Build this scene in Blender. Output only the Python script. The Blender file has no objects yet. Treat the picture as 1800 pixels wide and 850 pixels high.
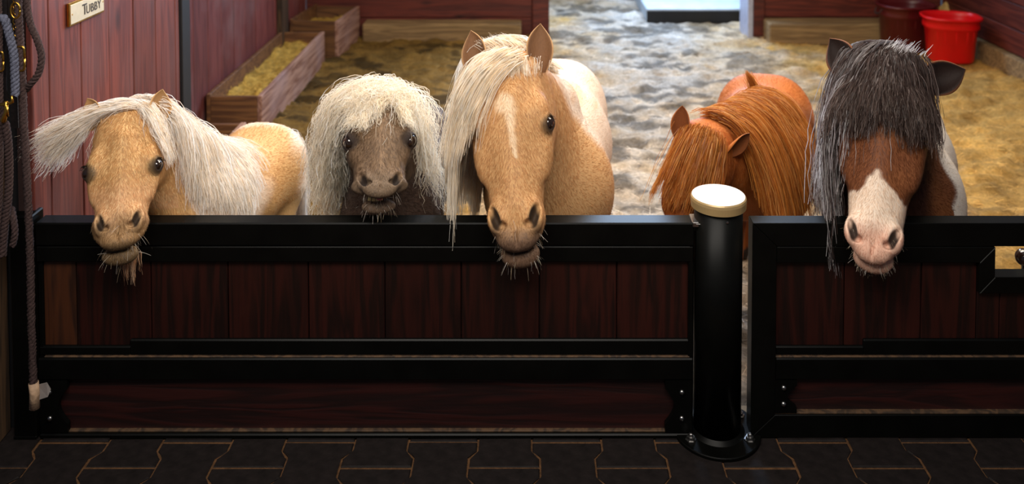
import bpy, bmesh, math, random
import numpy as np
from mathutils import Vector, Matrix
random.seed(4); rng = np.random.default_rng(7)
C = bpy.context.scene.collection
SC = bpy.context.scene
# ---------------------------------------------------------------- camera (perspective-corrected lens, slight pitch)
FPX = 1550.0; CX = 930.0; PITCH = math.radians(2.2); CH = 1.99
CY = -255.5
cd = bpy.data.cameras.new('camera'); cam = bpy.data.objects.new('camera', cd); C.objects.link(cam)
cam.location = (0, 0, CH); cam.rotation_euler = (math.pi/2 - PITCH, 0, 0)
cd.sensor_fit = 'HORIZONTAL'; cd.sensor_width = 36; cd.lens = FPX/1800*36
cd.shift_x = -(CX-900)/1800; cd.shift_y = (CY-425)/1800
cd.clip_end = 100
cd.dof.use_dof = True; cd.dof.focus_distance = 2.72; cd.dof.aperture_fstop = 2.4
SC.camera = cam
# ---------------------------------------------------------------- world, lights, exposure
w = bpy.data.worlds.new('world'); SC.world = w; w.use_nodes = True
w.node_tree.nodes['Background'].inputs[0].default_value = (0.62, 0.74, 1.0, 1)
w.node_tree.nodes['Background'].inputs[1].default_value = 0.10
SC.view_settings.view_transform = 'Standard'; SC.view_settings.look = 'None'
SC.view_settings.gamma = 1; SC.view_settings.use_curve_mapping = False
SC.view_settings.exposure = 0.0
def area(name, loc, target, size, size_y, power, color):
    l = bpy.data.lights.new(name, 'AREA'); l.shape = 'RECTANGLE'; l.size = size; l.size_y = size_y
    l.energy = power; l.color = color
    o = bpy.data.objects.new(name, l); C.objects.link(o); o.location = loc
    o.rotation_euler = (Vector(target)-Vector(loc)).to_track_quat('-Z', 'Y').to_euler()
    return o
area('doorway_daylight', (1.2, 8.9, 2.6), (1.0, 4.5, 0.0), 2.4, 2.2, 300, (0.50, 0.70, 1.0))
area('stall_lamp', (1.2, 5.4, 3.1), (1.0, 5.2, 0), 3.4, 1.4, 78, (1.0, 0.84, 0.60))
area('aisle_lamp', (-0.2, 1.1, 2.75), (0.1, 3.0, 0.8), 2.6, 0.9, 100, (1.0, 0.93, 0.84))

area('front_stall_fill', (0.2, 3.9, 2.7), (0.1, 3.3, 0.6), 3.4, 0.8, 98, (1.0, 0.92, 0.84))  # added fill light with no fixture, brightens the ponies' backs and manes

# ---------------------------------------------------------------- helpers
def lin(c):
    return tuple(((v/255)/12.92 if v/255 <= 0.04045 else ((v/255+0.055)/1.055)**2.4) for v in c)
def L4(c): return lin(c)+(1,)
def at(x, y, Y):
    """point of the place at depth Y that the photograph shows at x, y"""
    u = (x-CX)/FPX; v = -(y-CY)/FPX
    dy = math.cos(PITCH)+v*math.sin(PITCH); dz = -math.sin(PITCH)+v*math.cos(PITCH)
    return np.array([u/dy*Y, Y, CH+dz/dy*Y])
def obj(name, me, mat=None, parent=None, label=None, kind=None):
    if isinstance(me, bmesh.types.BMesh):
        bm = me; me = bpy.data.meshes.new(name); bm.normal_update(); bm.to_mesh(me); bm.free()
    o = bpy.data.objects.new(name, me); C.objects.link(o)
    if mat is not None and not len(me.materials): me.materials.append(mat)
    if parent is not None: o.parent = parent
    if label: o['label'] = label
    if kind: o['kind'] = kind
    return o
def thing(name, label, cat, loc=(0,0,0), group=None, rotz=0):
    o = bpy.data.objects.new(name, None); C.objects.link(o); o.location = loc; o.rotation_euler = (0,0,rotz)
    o.empty_display_size = 0.05; tag(o, label, cat, group); return o
def tag(o, label, cat, group=None):
    o['label'] = label; o['category'] = cat
    if group: o['group'] = group
    return o
def shade(o, ang=None):
    for p in o.data.polygons: p.use_smooth = True
    return o
def bx(bm, x0, x1, y0, y1, z0, z1, bev=0.0, mtx=None):
    v = [bm.verts.new((x, y, z)) for x in (x0, x1) for y in (y0, y1) for z in (z0, z1)]
    fs = [(0,1,3,2),(4,6,7,5),(0,4,5,1),(2,3,7,6),(0,2,6,4),(1,5,7,3)]
    faces = [bm.faces.new([v[i] for i in f]) for f in fs]
    if bev > 0:
        es = list({e for f in faces for e in f.edges})
        r = bmesh.ops.bevel(bm, geom=es, offset=bev, segments=1, affect='EDGES')
        if mtx is not None: bmesh.ops.transform(bm, matrix=mtx, verts=list({q for f in r['faces'] for q in f.verts} | {q for q in v if q.is_valid}))
    elif mtx is not None: bmesh.ops.transform(bm, matrix=mtx, verts=v)
def box(name, x0, x1, y0, y1, z0, z1, mat, parent=None, bev=0.003, **k):
    bm = bmesh.new(); bx(bm, x0, x1, y0, y1, z0, z1, bev); return obj(name, bm, mat, parent, **k)
def prism(bm, pts, z0, z1, bev=0.0):
    """polygon in xy extruded z0..z1"""
    a = [bm.verts.new((x, y, z0)) for x, y in pts]; b = [bm.verts.new((x, y, z1)) for x, y in pts]
    n = len(pts); t = bm.faces.new(b); bm.faces.new(a[::-1])
    for i in range(n): bm.faces.new((a[i], a[(i+1)%n], b[(i+1)%n], b[i]))
    if bev > 0: bmesh.ops.bevel(bm, geom=list(t.edges), offset=bev, segments=1, affect='EDGES')
def lathe(bm, prof, n=32, c=(0,0,0), ax='z', close=True):
    rings = []
    for r, z in prof:
        ring = []
        for i in range(n):
            a = 2*math.pi*i/n; p = (r*math.cos(a), r*math.sin(a), z)
            if ax == 'y': p = (p[0], p[2], -p[1])
            if ax == 'x': p = (p[2], p[0], p[1])
            ring.append(bm.verts.new((p[0]+c[0], p[1]+c[1], p[2]+c[2])))
        rings.append(ring)
    for a, b in zip(rings, rings[1:]):
        for i in range(n): bm.faces.new((a[i], a[(i+1)%n], b[(i+1)%n], b[i]))
    if close: bm.faces.new(rings[0][::-1]); bm.faces.new(rings[-1])
def frames(P):
    P = np.asarray(P, float); T = np.gradient(P, axis=0); T /= np.linalg.norm(T, axis=1)[:, None]+1e-9
    ref = np.array([0.3, 1.0, 0.2]); N = np.cross(T, ref); N /= np.linalg.norm(N, axis=1)[:, None]+1e-9
    return T, N, np.cross(T, N)
def smooth_path(pts, n):
    pts = np.asarray(pts, float); m = len(pts); out = []
    t = np.linspace(0, m-1, n)
    for q in t:
        i = min(int(q), m-2); f = q-i
        p0 = pts[max(i-1,0)]; p1 = pts[i]; p2 = pts[i+1]; p3 = pts[min(i+2,m-1)]
        out.append(0.5*((2*p1)+(-p0+p2)*f+(2*p0-5*p1+4*p2-p3)*f*f+(-p0+3*p1-3*p2+p3)*f**3))
    return np.array(out)
def tube(bm, pts, r, n=10, cap=True):
    P = np.asarray(pts, float); T, N, B = frames(P); r = np.broadcast_to(r, (len(P),)); rings = []
    for p, a, b, rr in zip(P, N, B, r):
        rings.append([bm.verts.new(tuple(p+rr*(math.cos(t)*a+math.sin(t)*b))) for t in np.linspace(0, 2*math.pi, n, endpoint=False)])
    for a, b in zip(rings, rings[1:]):
        for i in range(n): bm.faces.new((a[i], a[(i+1)%n], b[(i+1)%n], b[i]))
    if cap: bm.faces.new(rings[0][::-1]); bm.faces.new(rings[-1])
def np_mesh(name, V, faces3=None, quads=None, col=None, smooth=True):
    me = bpy.data.meshes.new(name); V = np.asarray(V, np.float32)
    loops = []; starts = []; nl = 0
    arrs = []
    if quads is not None and len(quads): arrs.append((np.asarray(quads, np.int32), 4))
    if faces3 is not None and len(faces3): arrs.append((np.asarray(faces3, np.int32), 3))
    for a, k in arrs:
        starts.append(np.arange(len(a), dtype=np.int32)*k+nl); loops.append(a.ravel()); nl += a.size
    me.vertices.add(len(V)); me.vertices.foreach_set('co', V.ravel())
    loops = np.concatenate(loops); starts = np.concatenate(starts)
    me.loops.add(len(loops)); me.loops.foreach_set('vertex_index', loops)
    me.polygons.add(len(starts)); me.polygons.foreach_set('loop_start', starts)
    me.update(calc_edges=True); me.validate()
    if smooth: me.polygons.foreach_set('use_smooth', np.ones(len(me.polygons), bool))
    if col is not None:
        a = me.color_attributes.new('Col', 'FLOAT_COLOR', 'POINT')
        cc = np.ones((len(V), 4), np.float32); cc[:, :3] = col; a.data.foreach_set('color', cc.ravel())
    return me

# ---------------------------------------------------------------- materials
def mat(name):
    m = bpy.data.materials.new(name); m.use_nodes = True; nt = m.node_tree
    return m, nt, nt.nodes['Principled BSDF']
def node(nt, t, **k):
    n = nt.nodes.new(t)
    for a, b in k.items(): setattr(n, a, b)
    return n
def simple(name, c, rough=0.5, metal=0.0, spec=0.5, coat=0.0, var=0.12, scale=18, bump=0.0, stretch=(1,1,1)):
    m, nt, b = mat(name)
    tc = node(nt, 'ShaderNodeTexCoord'); mp = node(nt, 'ShaderNodeMapping'); mp.inputs['Scale'].default_value = stretch
    nz = node(nt, 'ShaderNodeTexNoise'); nz.inputs['Scale'].default_value = scale; nz.inputs['Detail'].default_value = 6
    nt.links.new(tc.outputs['Object'], mp.inputs[0]); nt.links.new(mp.outputs[0], nz.inputs['Vector'])
    r = node(nt, 'ShaderNodeValToRGB'); cl = lin(c)
    r.color_ramp.elements[0].position = 0.3; r.color_ramp.elements[1].position = 0.7
    r.color_ramp.elements[0].color = tuple(v*(1-var) for v in cl)+(1,); r.color_ramp.elements[1].color = tuple(v*(1+var) for v in cl)+(1,)
    nt.links.new(nz.outputs[0], r.inputs[0]); nt.links.new(r.outputs[0], b.inputs['Base Color'])
    b.inputs['Roughness'].default_value = rough; b.inputs['Metallic'].default_value = metal
    b.inputs['Specular IOR Level'].default_value = spec; b.inputs['Coat Weight'].default_value = coat
    if bump:
        bp = node(nt, 'ShaderNodeBump'); bp.inputs['Strength'].default_value = bump; bp.inputs['Distance'].default_value = 0.01
        nt.links.new(nz.outputs[0], bp.inputs['Height']); nt.links.new(bp.outputs[0], b.inputs['Normal'])
    return m
def wood(name, dark, light, grain='z', rough=0.45, coat=0.0, dust=None, knots=True, gscale=1.0, rnd=0.35, spec=0.5):
    """long wavy grain running along the given axis; every board takes its own tone and offset"""
    m, nt, b = mat(name); L = nt.links
    tc = node(nt, 'ShaderNodeTexCoord'); oi = node(nt, 'ShaderNodeObjectInfo')
    add = node(nt, 'ShaderNodeVectorMath', operation='ADD'); L.new(tc.outputs['Object'], add.inputs[0])
    mul = node(nt, 'ShaderNodeVectorMath', operation='SCALE'); mul.inputs[0].default_value = (3.1, 7.7, 5.3)
    L.new(oi.outputs['Random'], mul.inputs['Scale']); L.new(mul.outputs[0], add.inputs[1])
    mp = node(nt, 'ShaderNodeMapping')
    s = [14*gscale]*3; s['xyz'.index(grain)] = 1.1*gscale; mp.inputs['Scale'].default_value = s
    L.new(add.outputs[0], mp.inputs[0])
    n1 = node(nt, 'ShaderNodeTexNoise'); n1.inputs['Scale'].default_value = 1.0; n1.inputs['Detail'].default_value = 3; n1.inputs['Distortion'].default_value = 0.6
    L.new(mp.outputs[0], n1.inputs['Vector'])
    mth = node(nt, 'ShaderNodeMath', operation='MULTIPLY'); mth.inputs[1].default_value = 30
    L.new(n1.outputs[0], mth.inputs[0])
    sn = node(nt, 'ShaderNodeMath', operation='SINE'); L.new(mth.outputs[0], sn.inputs[0])
    n2 = node(nt, 'ShaderNodeTexNoise'); n2.inputs['Scale'].default_value = 6; n2.inputs['Detail'].default_value = 8; n2.inputs['Roughness'].default_value = 0.7
    L.new(mp.outputs[0], n2.inputs['Vector'])
    mr = node(nt, 'ShaderNodeMapRange'); mr.inputs['From Min'].default_value = -1; L.new(sn.outputs[0], mr.inputs['Value'])
    mx = node(nt, 'ShaderNodeMix'); mx.data_type = 'FLOAT'; mx.inputs[0].default_value = 0.5
    L.new(mr.outputs[0], mx.inputs[2]); L.new(n2.outputs[0], mx.inputs[3])
    rp = node(nt, 'ShaderNodeValToRGB'); e = rp.color_ramp.elements
    e[0].position = 0.2; e[0].color = L4(dark); e[1].position = 0.8; e[1].color = L4(light)
    L.new(mx.outputs[0], rp.inputs[0])
    hv = node(nt, 'ShaderNodeHueSaturation'); L.new(rp.outputs[0], hv.inputs['Color'])
    vr = node(nt, 'ShaderNodeMapRange'); vr.inputs['To Min'].default_value = 1-rnd; vr.inputs['To Max'].default_value = 1+rnd
    L.new(oi.outputs['Random'], vr.inputs['Value']); L.new(vr.outputs[0], hv.inputs['Value'])
    out = hv.outputs[0]
    if knots:
        vo = node(nt, 'ShaderNodeTexVoronoi'); vo.inputs['Scale'].default_value = 1.0
        mk = node(nt, 'ShaderNodeMapping'); ks = [3.2]*3; ks['xyz'.index(grain)] = 1.6; mk.inputs['Scale'].default_value = ks
        L.new(add.outputs[0], mk.inputs[0]); L.new(mk.outputs[0], vo.inputs['Vector'])
        kr = node(nt, 'ShaderNodeMapRange'); kr.inputs['From Min'].default_value = 0.03; kr.inputs['From Max'].default_value = 0.12
        L.new(vo.outputs['Distance'], kr.inputs['Value'])
        kx = node(nt, 'ShaderNodeMix'); kx.data_type = 'RGBA'; kx.inputs[6].default_value = tuple(v*0.35 for v in lin(dark))+(1,)
        L.new(kr.outputs[0], kx.inputs[0]); L.new(out, kx.inputs[7]); out = kx.outputs[2]
    if dust:
        dn = node(nt, 'ShaderNodeTexNoise'); dn.inputs['Scale'].default_value = 3.2; dn.inputs['Detail'].default_value = 7
        L.new(tc.outputs['Object'], dn.inputs['Vector'])
        dr = node(nt, 'ShaderNodeMapRange'); dr.inputs['From Min'].default_value = 0.45; dr.inputs['From Max'].default_value = 0.75; dr.inputs['To Max'].default_value = 0.55
        L.new(dn.outputs[0], dr.inputs['Value'])
        dx = node(nt, 'ShaderNodeMix'); dx.data_type = 'RGBA'; dx.inputs[7].default_value = L4(dust)
        L.new(dr.outputs[0], dx.inputs[0]); L.new(out, dx.inputs[6]); out = dx.outputs[2]
    L.new(out, b.inputs['Base Color'])
    bp = node(nt, 'ShaderNodeBump'); bp.inputs['Strength'].default_value = 0.25; bp.inputs['Distance'].default_value = 0.004
    L.new(mx.outputs[0], bp.inputs['Height']); L.new(bp.outputs[0], b.inputs['Normal'])
    b.inputs['Roughness'].default_value = rough; b.inputs['Coat Weight'].default_value = coat; b.inputs['Specular IOR Level'].default_value = spec
    return m
M = {}
M['black_metal'] = simple('black_metal', (7, 7, 6), 0.38, 0.0, 0.10, 0.0, 0.3, 9)
M['gate_wood'] = wood('gate_wood', (18, 7, 5), (42, 14, 9), 'z', 0.45, 0.1, rnd=0.2, spec=.3)
M['gate_wood_amber'] = wood('gate_wood_amber', (36, 18, 9), (66, 33, 14), 'z', 0.45, 0.1, rnd=0.1)
M['gate_wood_flat'] = wood('gate_wood_flat', (22, 8, 7), (44, 14, 11), 'x', 0.45, 0.1, knots=False, rnd=0.1)
M['wall_wood'] = wood('wall_wood', (80, 36, 30), (114, 55, 44), 'z', 0.5, 0.05, dust=(100, 66, 64), rnd=0.22)
M['wall_wood_dark'] = wood('wall_wood_dark', (70, 24, 18), (104, 42, 30), 'x', 0.55, 0.0, rnd=0.2)
M['wall_wood_far'] = wood('wall_wood_far', (92, 40, 38), (120, 60, 56), 'z', 0.6, 0.0, dust=(132, 104, 104), rnd=0.28)
M['trough_wood'] = wood('trough_wood', (120, 78, 60), (176, 136, 116), 'y', 0.6, 0, dust=(166, 140, 140), knots=False, rnd=0.12)
M['trough_end'] = wood('trough_end', (82, 50, 28), (122, 82, 46), 'x', 0.65, 0, knots=False, rnd=0.12)
M['sill_wood'] = wood('sill_wood', (112, 88, 58), (152, 124, 84), 'x', 0.8, 0, knots=False, rnd=0.1)
M['old_wood'] = wood('old_wood', (40, 28, 18), (84, 60, 38), 'z', 0.7, 0, rnd=0.1)
M['black_edge'] = simple('black_edge', (24, 24, 26), 0.5)
M['joint_gap'] = simple('joint_gap', (40, 18, 14), 0.9)
M['cap'] = simple('cap', (206, 204, 204), 0.4, 0.0, 0.4, 0.1, 0.02)
M['steel'] = simple('steel', (150, 148, 146), 0.3, 1.0, var=0.2, scale=60)
M['brass'] = simple('brass', (196, 148, 62), 0.28, 1.0, var=0.2, scale=40)
M['sign'] = simple('sign', (212, 202, 178), 0.35, 0.2, var=0.06, scale=30)
M['ink'] = simple('ink', (52, 44, 36), 0.6)
M['rope'] = simple('rope', (58, 44, 42), 0.9, 0, 0.2, 0, 0.4, 160, 0.4)
M['rope_grey'] = simple('rope_grey', (84, 86, 100), 0.9, 0, 0.2, 0, 0.4, 160, 0.4)
M['leather'] = simple('leather', (24, 18, 17), 0.5, 0, 0.4, 0, 0.3, 60, 0.2)
M['tape'] = simple('tape', (170, 140, 112), 0.7, var=0.25, scale=60, bump=0.3)
M['red_plastic'] = simple('red_plastic', (214, 10, 16), 0.35, 0, 0.4, 0, 0.06, 8)
M['maroon_plastic'] = simple('maroon_plastic', (84, 18, 22), 0.35, 0, 0.5, 0, 0.1, 8)
M['salt'] = simple('salt', (196, 160, 96), 0.8, var=0.2, scale=14, bump=0.6)
M['concrete'] = simple('concrete', (148, 136, 118), 0.9, 0, 0.3, 0, 0.2, 12, 0.4)
M['pale_slab'] = simple('pale_slab', (196, 206, 214), 0.7, 0, 0.3, 0, 0.12, 7, 0.3)
M['white_trim'] = simple('white_trim', (176, 178, 196), 0.5)
M['paver'] = simple('paver', (25, 20, 19), 0.7, 0, 0.15, 0, 0.35, 26, 0.35)
M['paver_joint'] = simple('paver_joint', (84, 58, 36), 0.95, 0, 0.2, 0, 0.35, 60, 0.5)
M['teeth'] = simple('teeth', (206, 186, 130), 0.35, var=0.15, scale=90)
M['tongue'] = simple('tongue', (190, 110, 98), 0.35, var=0.1, scale=60)
M['lash'] = simple('lash', (20, 15, 13), 0.6)
def attr_mat(name, rough, sheen=0.0, nscale=90, amt=0.12, bump=0.3, aniso=(1,1,1), trans=0.0, spec=0.3):
    m, nt, b = mat(name); L = nt.links
    a = node(nt, 'ShaderNodeAttribute', attribute_name='Col'); tc = node(nt, 'ShaderNodeTexCoord')
    mp = node(nt, 'ShaderNodeMapping'); mp.inputs['Scale'].default_value = aniso; L.new(tc.outputs['Object'], mp.inputs[0])
    nz = node(nt, 'ShaderNodeTexNoise'); nz.inputs['Scale'].default_value = nscale; nz.inputs['Detail'].default_value = 5
    L.new(mp.outputs[0], nz.inputs['Vector'])
    mr = node(nt, 'ShaderNodeMapRange'); mr.inputs['From Min'].default_value = 0.3; mr.inputs['From Max'].default_value = 0.7
    mr.inputs['To Min'].default_value = 1-amt; mr.inputs['To Max'].default_value = 1+amt; L.new(nz.outputs[0], mr.inputs['Value'])
    mu = node(nt, 'ShaderNodeVectorMath', operation='SCALE'); L.new(a.outputs['Color'], mu.inputs[0]); L.new(mr.outputs[0], mu.inputs['Scale'])
    L.new(mu.outputs[0], b.inputs['Base Color']); b.inputs['Roughness'].default_value = rough; b.inputs['Specular IOR Level'].default_value = spec
    b.inputs['Sheen Weight'].default_value = sheen; b.inputs['Sheen Roughness'].default_value = 0.5
    if bump:
        bp = node(nt, 'ShaderNodeBump'); bp.inputs['Strength'].default_value = bump; bp.inputs['Distance'].default_value = 0.003
        L.new(nz.outputs[0], bp.inputs['Height']); L.new(bp.outputs[0], b.inputs['Normal'])
    if trans:
        tr = node(nt, 'ShaderNodeBsdfTranslucent'); L.new(mu.outputs[0], tr.inputs[0]); ms = node(nt, 'ShaderNodeMixShader'); ms.inputs[0].default_value = trans
        L.new(b.outputs[0], ms.inputs[1]); L.new(tr.outputs[0], ms.inputs[2]); L.new(ms.outputs[0], nt.nodes['Material Output'].inputs[0])
    return m
M['coat'] = attr_mat('coat', 0.66, 0.03, 240, 0.08, 0.35, (1, 0.6, 0.35), spec=0.16)
M['hair'] = attr_mat('hair', 0.42, 0.0, 30, 0.08, 0, trans=0.55, spec=0.35)
M['straw'] = attr_mat('straw', 0.7, 0, 30, 0.2, 0, trans=0.15)
def eye_mat():
    m, nt, b = mat('eye_gloss'); L = nt.links
    tc = node(nt, 'ShaderNodeTexCoord'); nz = node(nt, 'ShaderNodeTexNoise'); nz.inputs['Scale'].default_value = 120
    L.new(tc.outputs['Object'], nz.inputs['Vector'])
    r = node(nt, 'ShaderNodeValToRGB'); r.color_ramp.elements[0].color = (0.004, 0.003, 0.003, 1); r.color_ramp.elements[1].color = (0.03, 0.014, 0.007, 1)
    L.new(nz.outputs[0], r.inputs[0]); L.new(r.outputs[0], b.inputs['Base Color'])
    b.inputs['Roughness'].default_value = 0.05; b.inputs['Coat Weight'].default_value = 1; b.inputs['Coat Roughness'].default_value = 0.02
    return m
M['eye'] = eye_mat()

# ================================================================ THE SETTING
GY = 2.77                       # front plane of the gates
YB = 8.05                       # back wall
WL1, WL2, WR = -1.60, -2.05, 3.79
# stall floor: bedding with real lumps
def vnoise(x, y, s, seed):
    r = np.random.default_rng(seed); g = r.random((64, 64)); X = x*s+100; Y = y*s+100
    i = np.floor(X).astype(int); j = np.floor(Y).astype(int); fx = X-i; fy = Y-j
    fx = fx*fx*(3-2*fx); fy = fy*fy*(3-2*fy); G = lambda a, b: g[a % 64, b % 64]
    return (G(i,j)*(1-fx)+G(i+1,j)*fx)*(1-fy)+(G(i,j+1)*(1-fx)+G(i+1,j+1)*fx)*fy
def ground_h(x, y):
    h = 0.030*vnoise(x, y, 2.3, 1)+0.034*vnoise(x, y*1.6, 6, 2)+0.026*vnoise(x, y*1.4, 13, 3)+0.012*vnoise(x, y, 31, 4)
    return (h-0.043)*1.3*np.clip((y-2.95)/0.3, 0, 1)
gx = np.linspace(-2.3, 3.95, 330); gy = np.linspace(2.86, 11.5, 430)
X, Y = np.meshgrid(gx, gy); Z = ground_h(X, Y)
nx, ny = len(gx), len(gy); idx = np.arange(nx*ny).reshape(ny, nx)
q = np.stack([idx[:-1,:-1], idx[:-1,1:], idx[1:,1:], idx[1:,:-1]], -1).reshape(-1, 4)
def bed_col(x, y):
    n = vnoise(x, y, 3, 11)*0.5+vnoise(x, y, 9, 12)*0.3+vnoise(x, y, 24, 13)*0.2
    pale = np.clip(1-np.abs(x-0.75-0.1*(y-5))/1.5+(n-0.5)*1.1, 0, 1)[..., None]  # doorway daylight on the middle of the bedding, put into its colour
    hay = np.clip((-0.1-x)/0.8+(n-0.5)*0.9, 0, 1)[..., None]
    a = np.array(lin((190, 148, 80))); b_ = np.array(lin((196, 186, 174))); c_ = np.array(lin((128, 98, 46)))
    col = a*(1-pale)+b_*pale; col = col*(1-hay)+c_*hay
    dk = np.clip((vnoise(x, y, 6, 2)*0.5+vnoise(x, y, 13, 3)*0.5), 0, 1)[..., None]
    dark_patch = np.clip((0.47-vnoise(x+.2*vnoise(x, y, 7, 15), y*2.1, 2.6, 16)*.5-vnoise(x, y*1.9, 8, 17)*.5)/.10, 0, 1)[..., None]  # pits exist only in the colour, as dark patches
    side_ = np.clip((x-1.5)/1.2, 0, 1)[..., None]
    return col*(0.55+0.75*dk)*(1+.16*side_)*(1-.62*dark_patch*(1-.75*side_))
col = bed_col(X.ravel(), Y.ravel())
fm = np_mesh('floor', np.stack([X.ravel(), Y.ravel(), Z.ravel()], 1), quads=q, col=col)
def bed_mat():
    m, nt, b = mat('bedding'); L = nt.links
    a = node(nt, 'ShaderNodeAttribute', attribute_name='Col'); tc = node(nt, 'ShaderNodeTexCoord')
    n = node(nt, 'ShaderNodeTexNoise'); n.inputs['Scale'].default_value = 45; n.inputs['Detail'].default_value = 8; n.inputs['Roughness'].default_value = 0.75
    L.new(tc.outputs['Object'], n.inputs['Vector'])
    mr = node(nt, 'ShaderNodeMapRange'); mr.inputs['From Min'].default_value = 0.3; mr.inputs['From Max'].default_value = 0.7; mr.inputs['To Min'].default_value = 0.6; mr.inputs['To Max'].default_value = 1.4
    L.new(n.outputs[0], mr.inputs['Value'])
    mu = node(nt, 'ShaderNodeVectorMath', operation='SCALE'); L.new(a.outputs['Color'], mu.inputs[0]); L.new(mr.outputs[0], mu.inputs['Scale'])
    L.new(mu.outputs[0], b.inputs['Base Color']); b.inputs['Roughness'].default_value = 0.9; b.inputs['Specular IOR Level'].default_value = 0.2
    bp = node(nt, 'ShaderNodeBump'); bp.inputs['Strength'].default_value = 0.9; bp.inputs['Distance'].default_value = 0.015
    L.new(n.outputs[0], bp.inputs['Height']); L.new(bp.outputs[0], b.inputs['Normal'])
    return m
M['bedding'] = bed_mat()
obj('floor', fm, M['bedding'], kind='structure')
# loose straw on it
def strips(root, dirv, length, width, up, col):
    n = len(root); side = np.cross(dirv, up); side /= np.linalg.norm(side, axis=1)[:, None]+1e-9
    a = root-side*width[:, None]/2; b = root+side*width[:, None]/2
    e = root+dirv*length[:, None]; c = e+side*width[:, None]/2; d = e-side*width[:, None]/2
    V = np.stack([a, b, c, d], 1).reshape(-1, 3); Q = np.arange(n*4).reshape(n, 4)
    return V, Q, np.repeat(col, 4, axis=0)
N = 26000
x = rng.uniform(-2.0, 3.75, N); y = 3.0+5.4*rng.random(N)**1.1
z = ground_h(x, y)+0.004; a = rng.uniform(0, 2*np.pi, N); tl = rng.uniform(-0.05, 0.30, N)
dv = np.stack([np.cos(a)*np.cos(tl), np.sin(a)*np.cos(tl), np.sin(tl)], 1)
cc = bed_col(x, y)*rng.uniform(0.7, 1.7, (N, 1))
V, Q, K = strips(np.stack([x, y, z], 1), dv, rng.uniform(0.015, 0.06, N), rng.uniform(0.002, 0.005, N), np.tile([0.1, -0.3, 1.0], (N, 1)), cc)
so = obj('loose_straw', np_mesh('loose_straw', V, quads=Q, col=np.clip(K, 0, 0.9)), M['straw'], kind='stuff')
tag(so, 'loose straw and shavings scattered over the stall floor', 'straw')

# aisle floor of shaped pavers
fl = thing('floor', 'aisle floor', 'floor'); del fl['label']; del fl['category']; fl['kind'] = 'structure'; fl.name = 'floor_aisle'
box('paver_joint', -3.2, 3.6, 0.6, 2.83, -0.10, -0.004, M['paver_joint'], fl, 0)
pitch = 0.1975; wide = 0.226; nar = 0.165; per = 0.225; gp = 0.0075
def half(yy, ph):
    """half width of a column of pavers at depth yy"""
    t = ((yy+ph) / per) % 1.0
    if t < 0.36: f = 1
    elif t < 0.5: f = 1-(t-0.36)/0.14
    elif t < 0.86: f = 0
    else: f = (t-0.86)/0.14
    return (nar+(wide-nar)*f)/2
BP = [0, 0.36, 0.5, 0.86, 1.0]
x00 = (492-CX)/FPX*2.77 + wide/2
cache = {}
for ci in range(-11, 13):
    cx = x00+ci*pitch; ph = 0 if ci % 2 == 0 else per/2
    for ri in range(-3, 3):
        key = (ci % 2)
        if key not in cache:
            y0 = -ph; ys = [y0+0.18*per+b*per for b in ()]
            # one paver spans one period, from middle of the wide part to the next
            pts_y = [0.18, 0.36, 0.5, 0.86, 1.0, 1.18]
            left, right = [], []
            for t in pts_y:
                f = 1 if (t <= 0.36 or t >= 1.0) else (0 if t >= 0.5 and t <= 0.86 else None)
                h_ = (nar+(wide-nar)*f)/2-gp/2; yy = t*per
                if t == 0.18: yy += gp/2
                if t == 1.18: yy -= gp/2
                right.append((h_, yy)); left.append((-h_, yy))
            bm = bmesh.new(); prism(bm, right+left[::-1], -0.06, 0.0, 0.004)
            me = bpy.data.meshes.new('paver'); bm.normal_update(); bm.to_mesh(me); bm.free(); me.materials.append(M['paver']); cache[key] = me
        yb = 2.755-0.18*per+ri*per-ph
        if yb+.18*per > 2.79: continue
        o = bpy.data.objects.new('paver', cache[key]); C.objects.link(o); o.parent = fl
        if yb+1.18*per > 2.835:      # cut the last row at the concrete strip
            bm = bmesh.new(); bm.from_mesh(o.data); bmesh.ops.bisect_plane(bm, geom=bm.verts[:]+bm.edges[:]+bm.faces[:], plane_co=(0, 2.826-yb, 0), plane_no=(0, 1, 0), clear_outer=True)
            m2_ = bpy.data.meshes.new('paver'); bmesh.ops.holes_fill(bm, edges=[e for e in bm.edges if e.is_boundary]); bm.to_mesh(m2_); bm.free(); m2_.materials.append(M['paver']); o.data = m2_
        o.location = (cx, yb, random.uniform(-0.0015, 0.0015)); o.rotation_euler = (random.uniform(-.006, .006), random.uniform(-.006, .006), 0)
box('trim_1', -1.75, 3.79, 2.83, 2.93, -0.08, 0.003, M['concrete'], None, 0.004, kind='structure')

# left wall, near part: vertical boards
def plank_wall(name, n0, Xp, y0, y1, pw, mat_, z1, th=0.022, gap=0.006, side=1, depth=0.05):
    root = bpy.data.objects.new(name, None); C.objects.link(root); root['kind'] = 'structure'
    box('backing', min(Xp-side*depth, Xp-side*0.02), max(Xp-side*depth, Xp-side*0.02), y0, y1, -0.05, z1, M['joint_gap'], root, 0)
    y = n0
    while y < y1-0.01:
        a, b = max(y, y0), min(y+pw, y1)
        if b > a+0.01:
            bm = bmesh.new(); off = random.uniform(-0.002, 0.002); xs = sorted((Xp-side*0.02+off, Xp+off)); bx(bm, xs[0], xs[1], a+gap/2, b-gap/2, -0.02, z1, 0.003)
            obj('plank', bm, mat_, root)
        y += pw
    return root
plank_wall('wall_left', 2.70, WL1, 2.805, 4.00, 0.209, M['wall_wood'], 1.75)
box('trim_2', WL1-0.05, WL1+0.012, 4.005, 4.10, -0.02, 1.75, M['black_edge'], None, 0.003, kind='structure')
box('wall_return', WL2-0.06, WL1-0.05, 4.04, 4.10, -0.02, 1.75, M['wall_wood_far'], None, 0.002, kind='structure')
plank_wall('wall_left_far', 4.11, WL2, 4.11, YB, 0.245, M['wall_wood_far'], 1.75)
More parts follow.
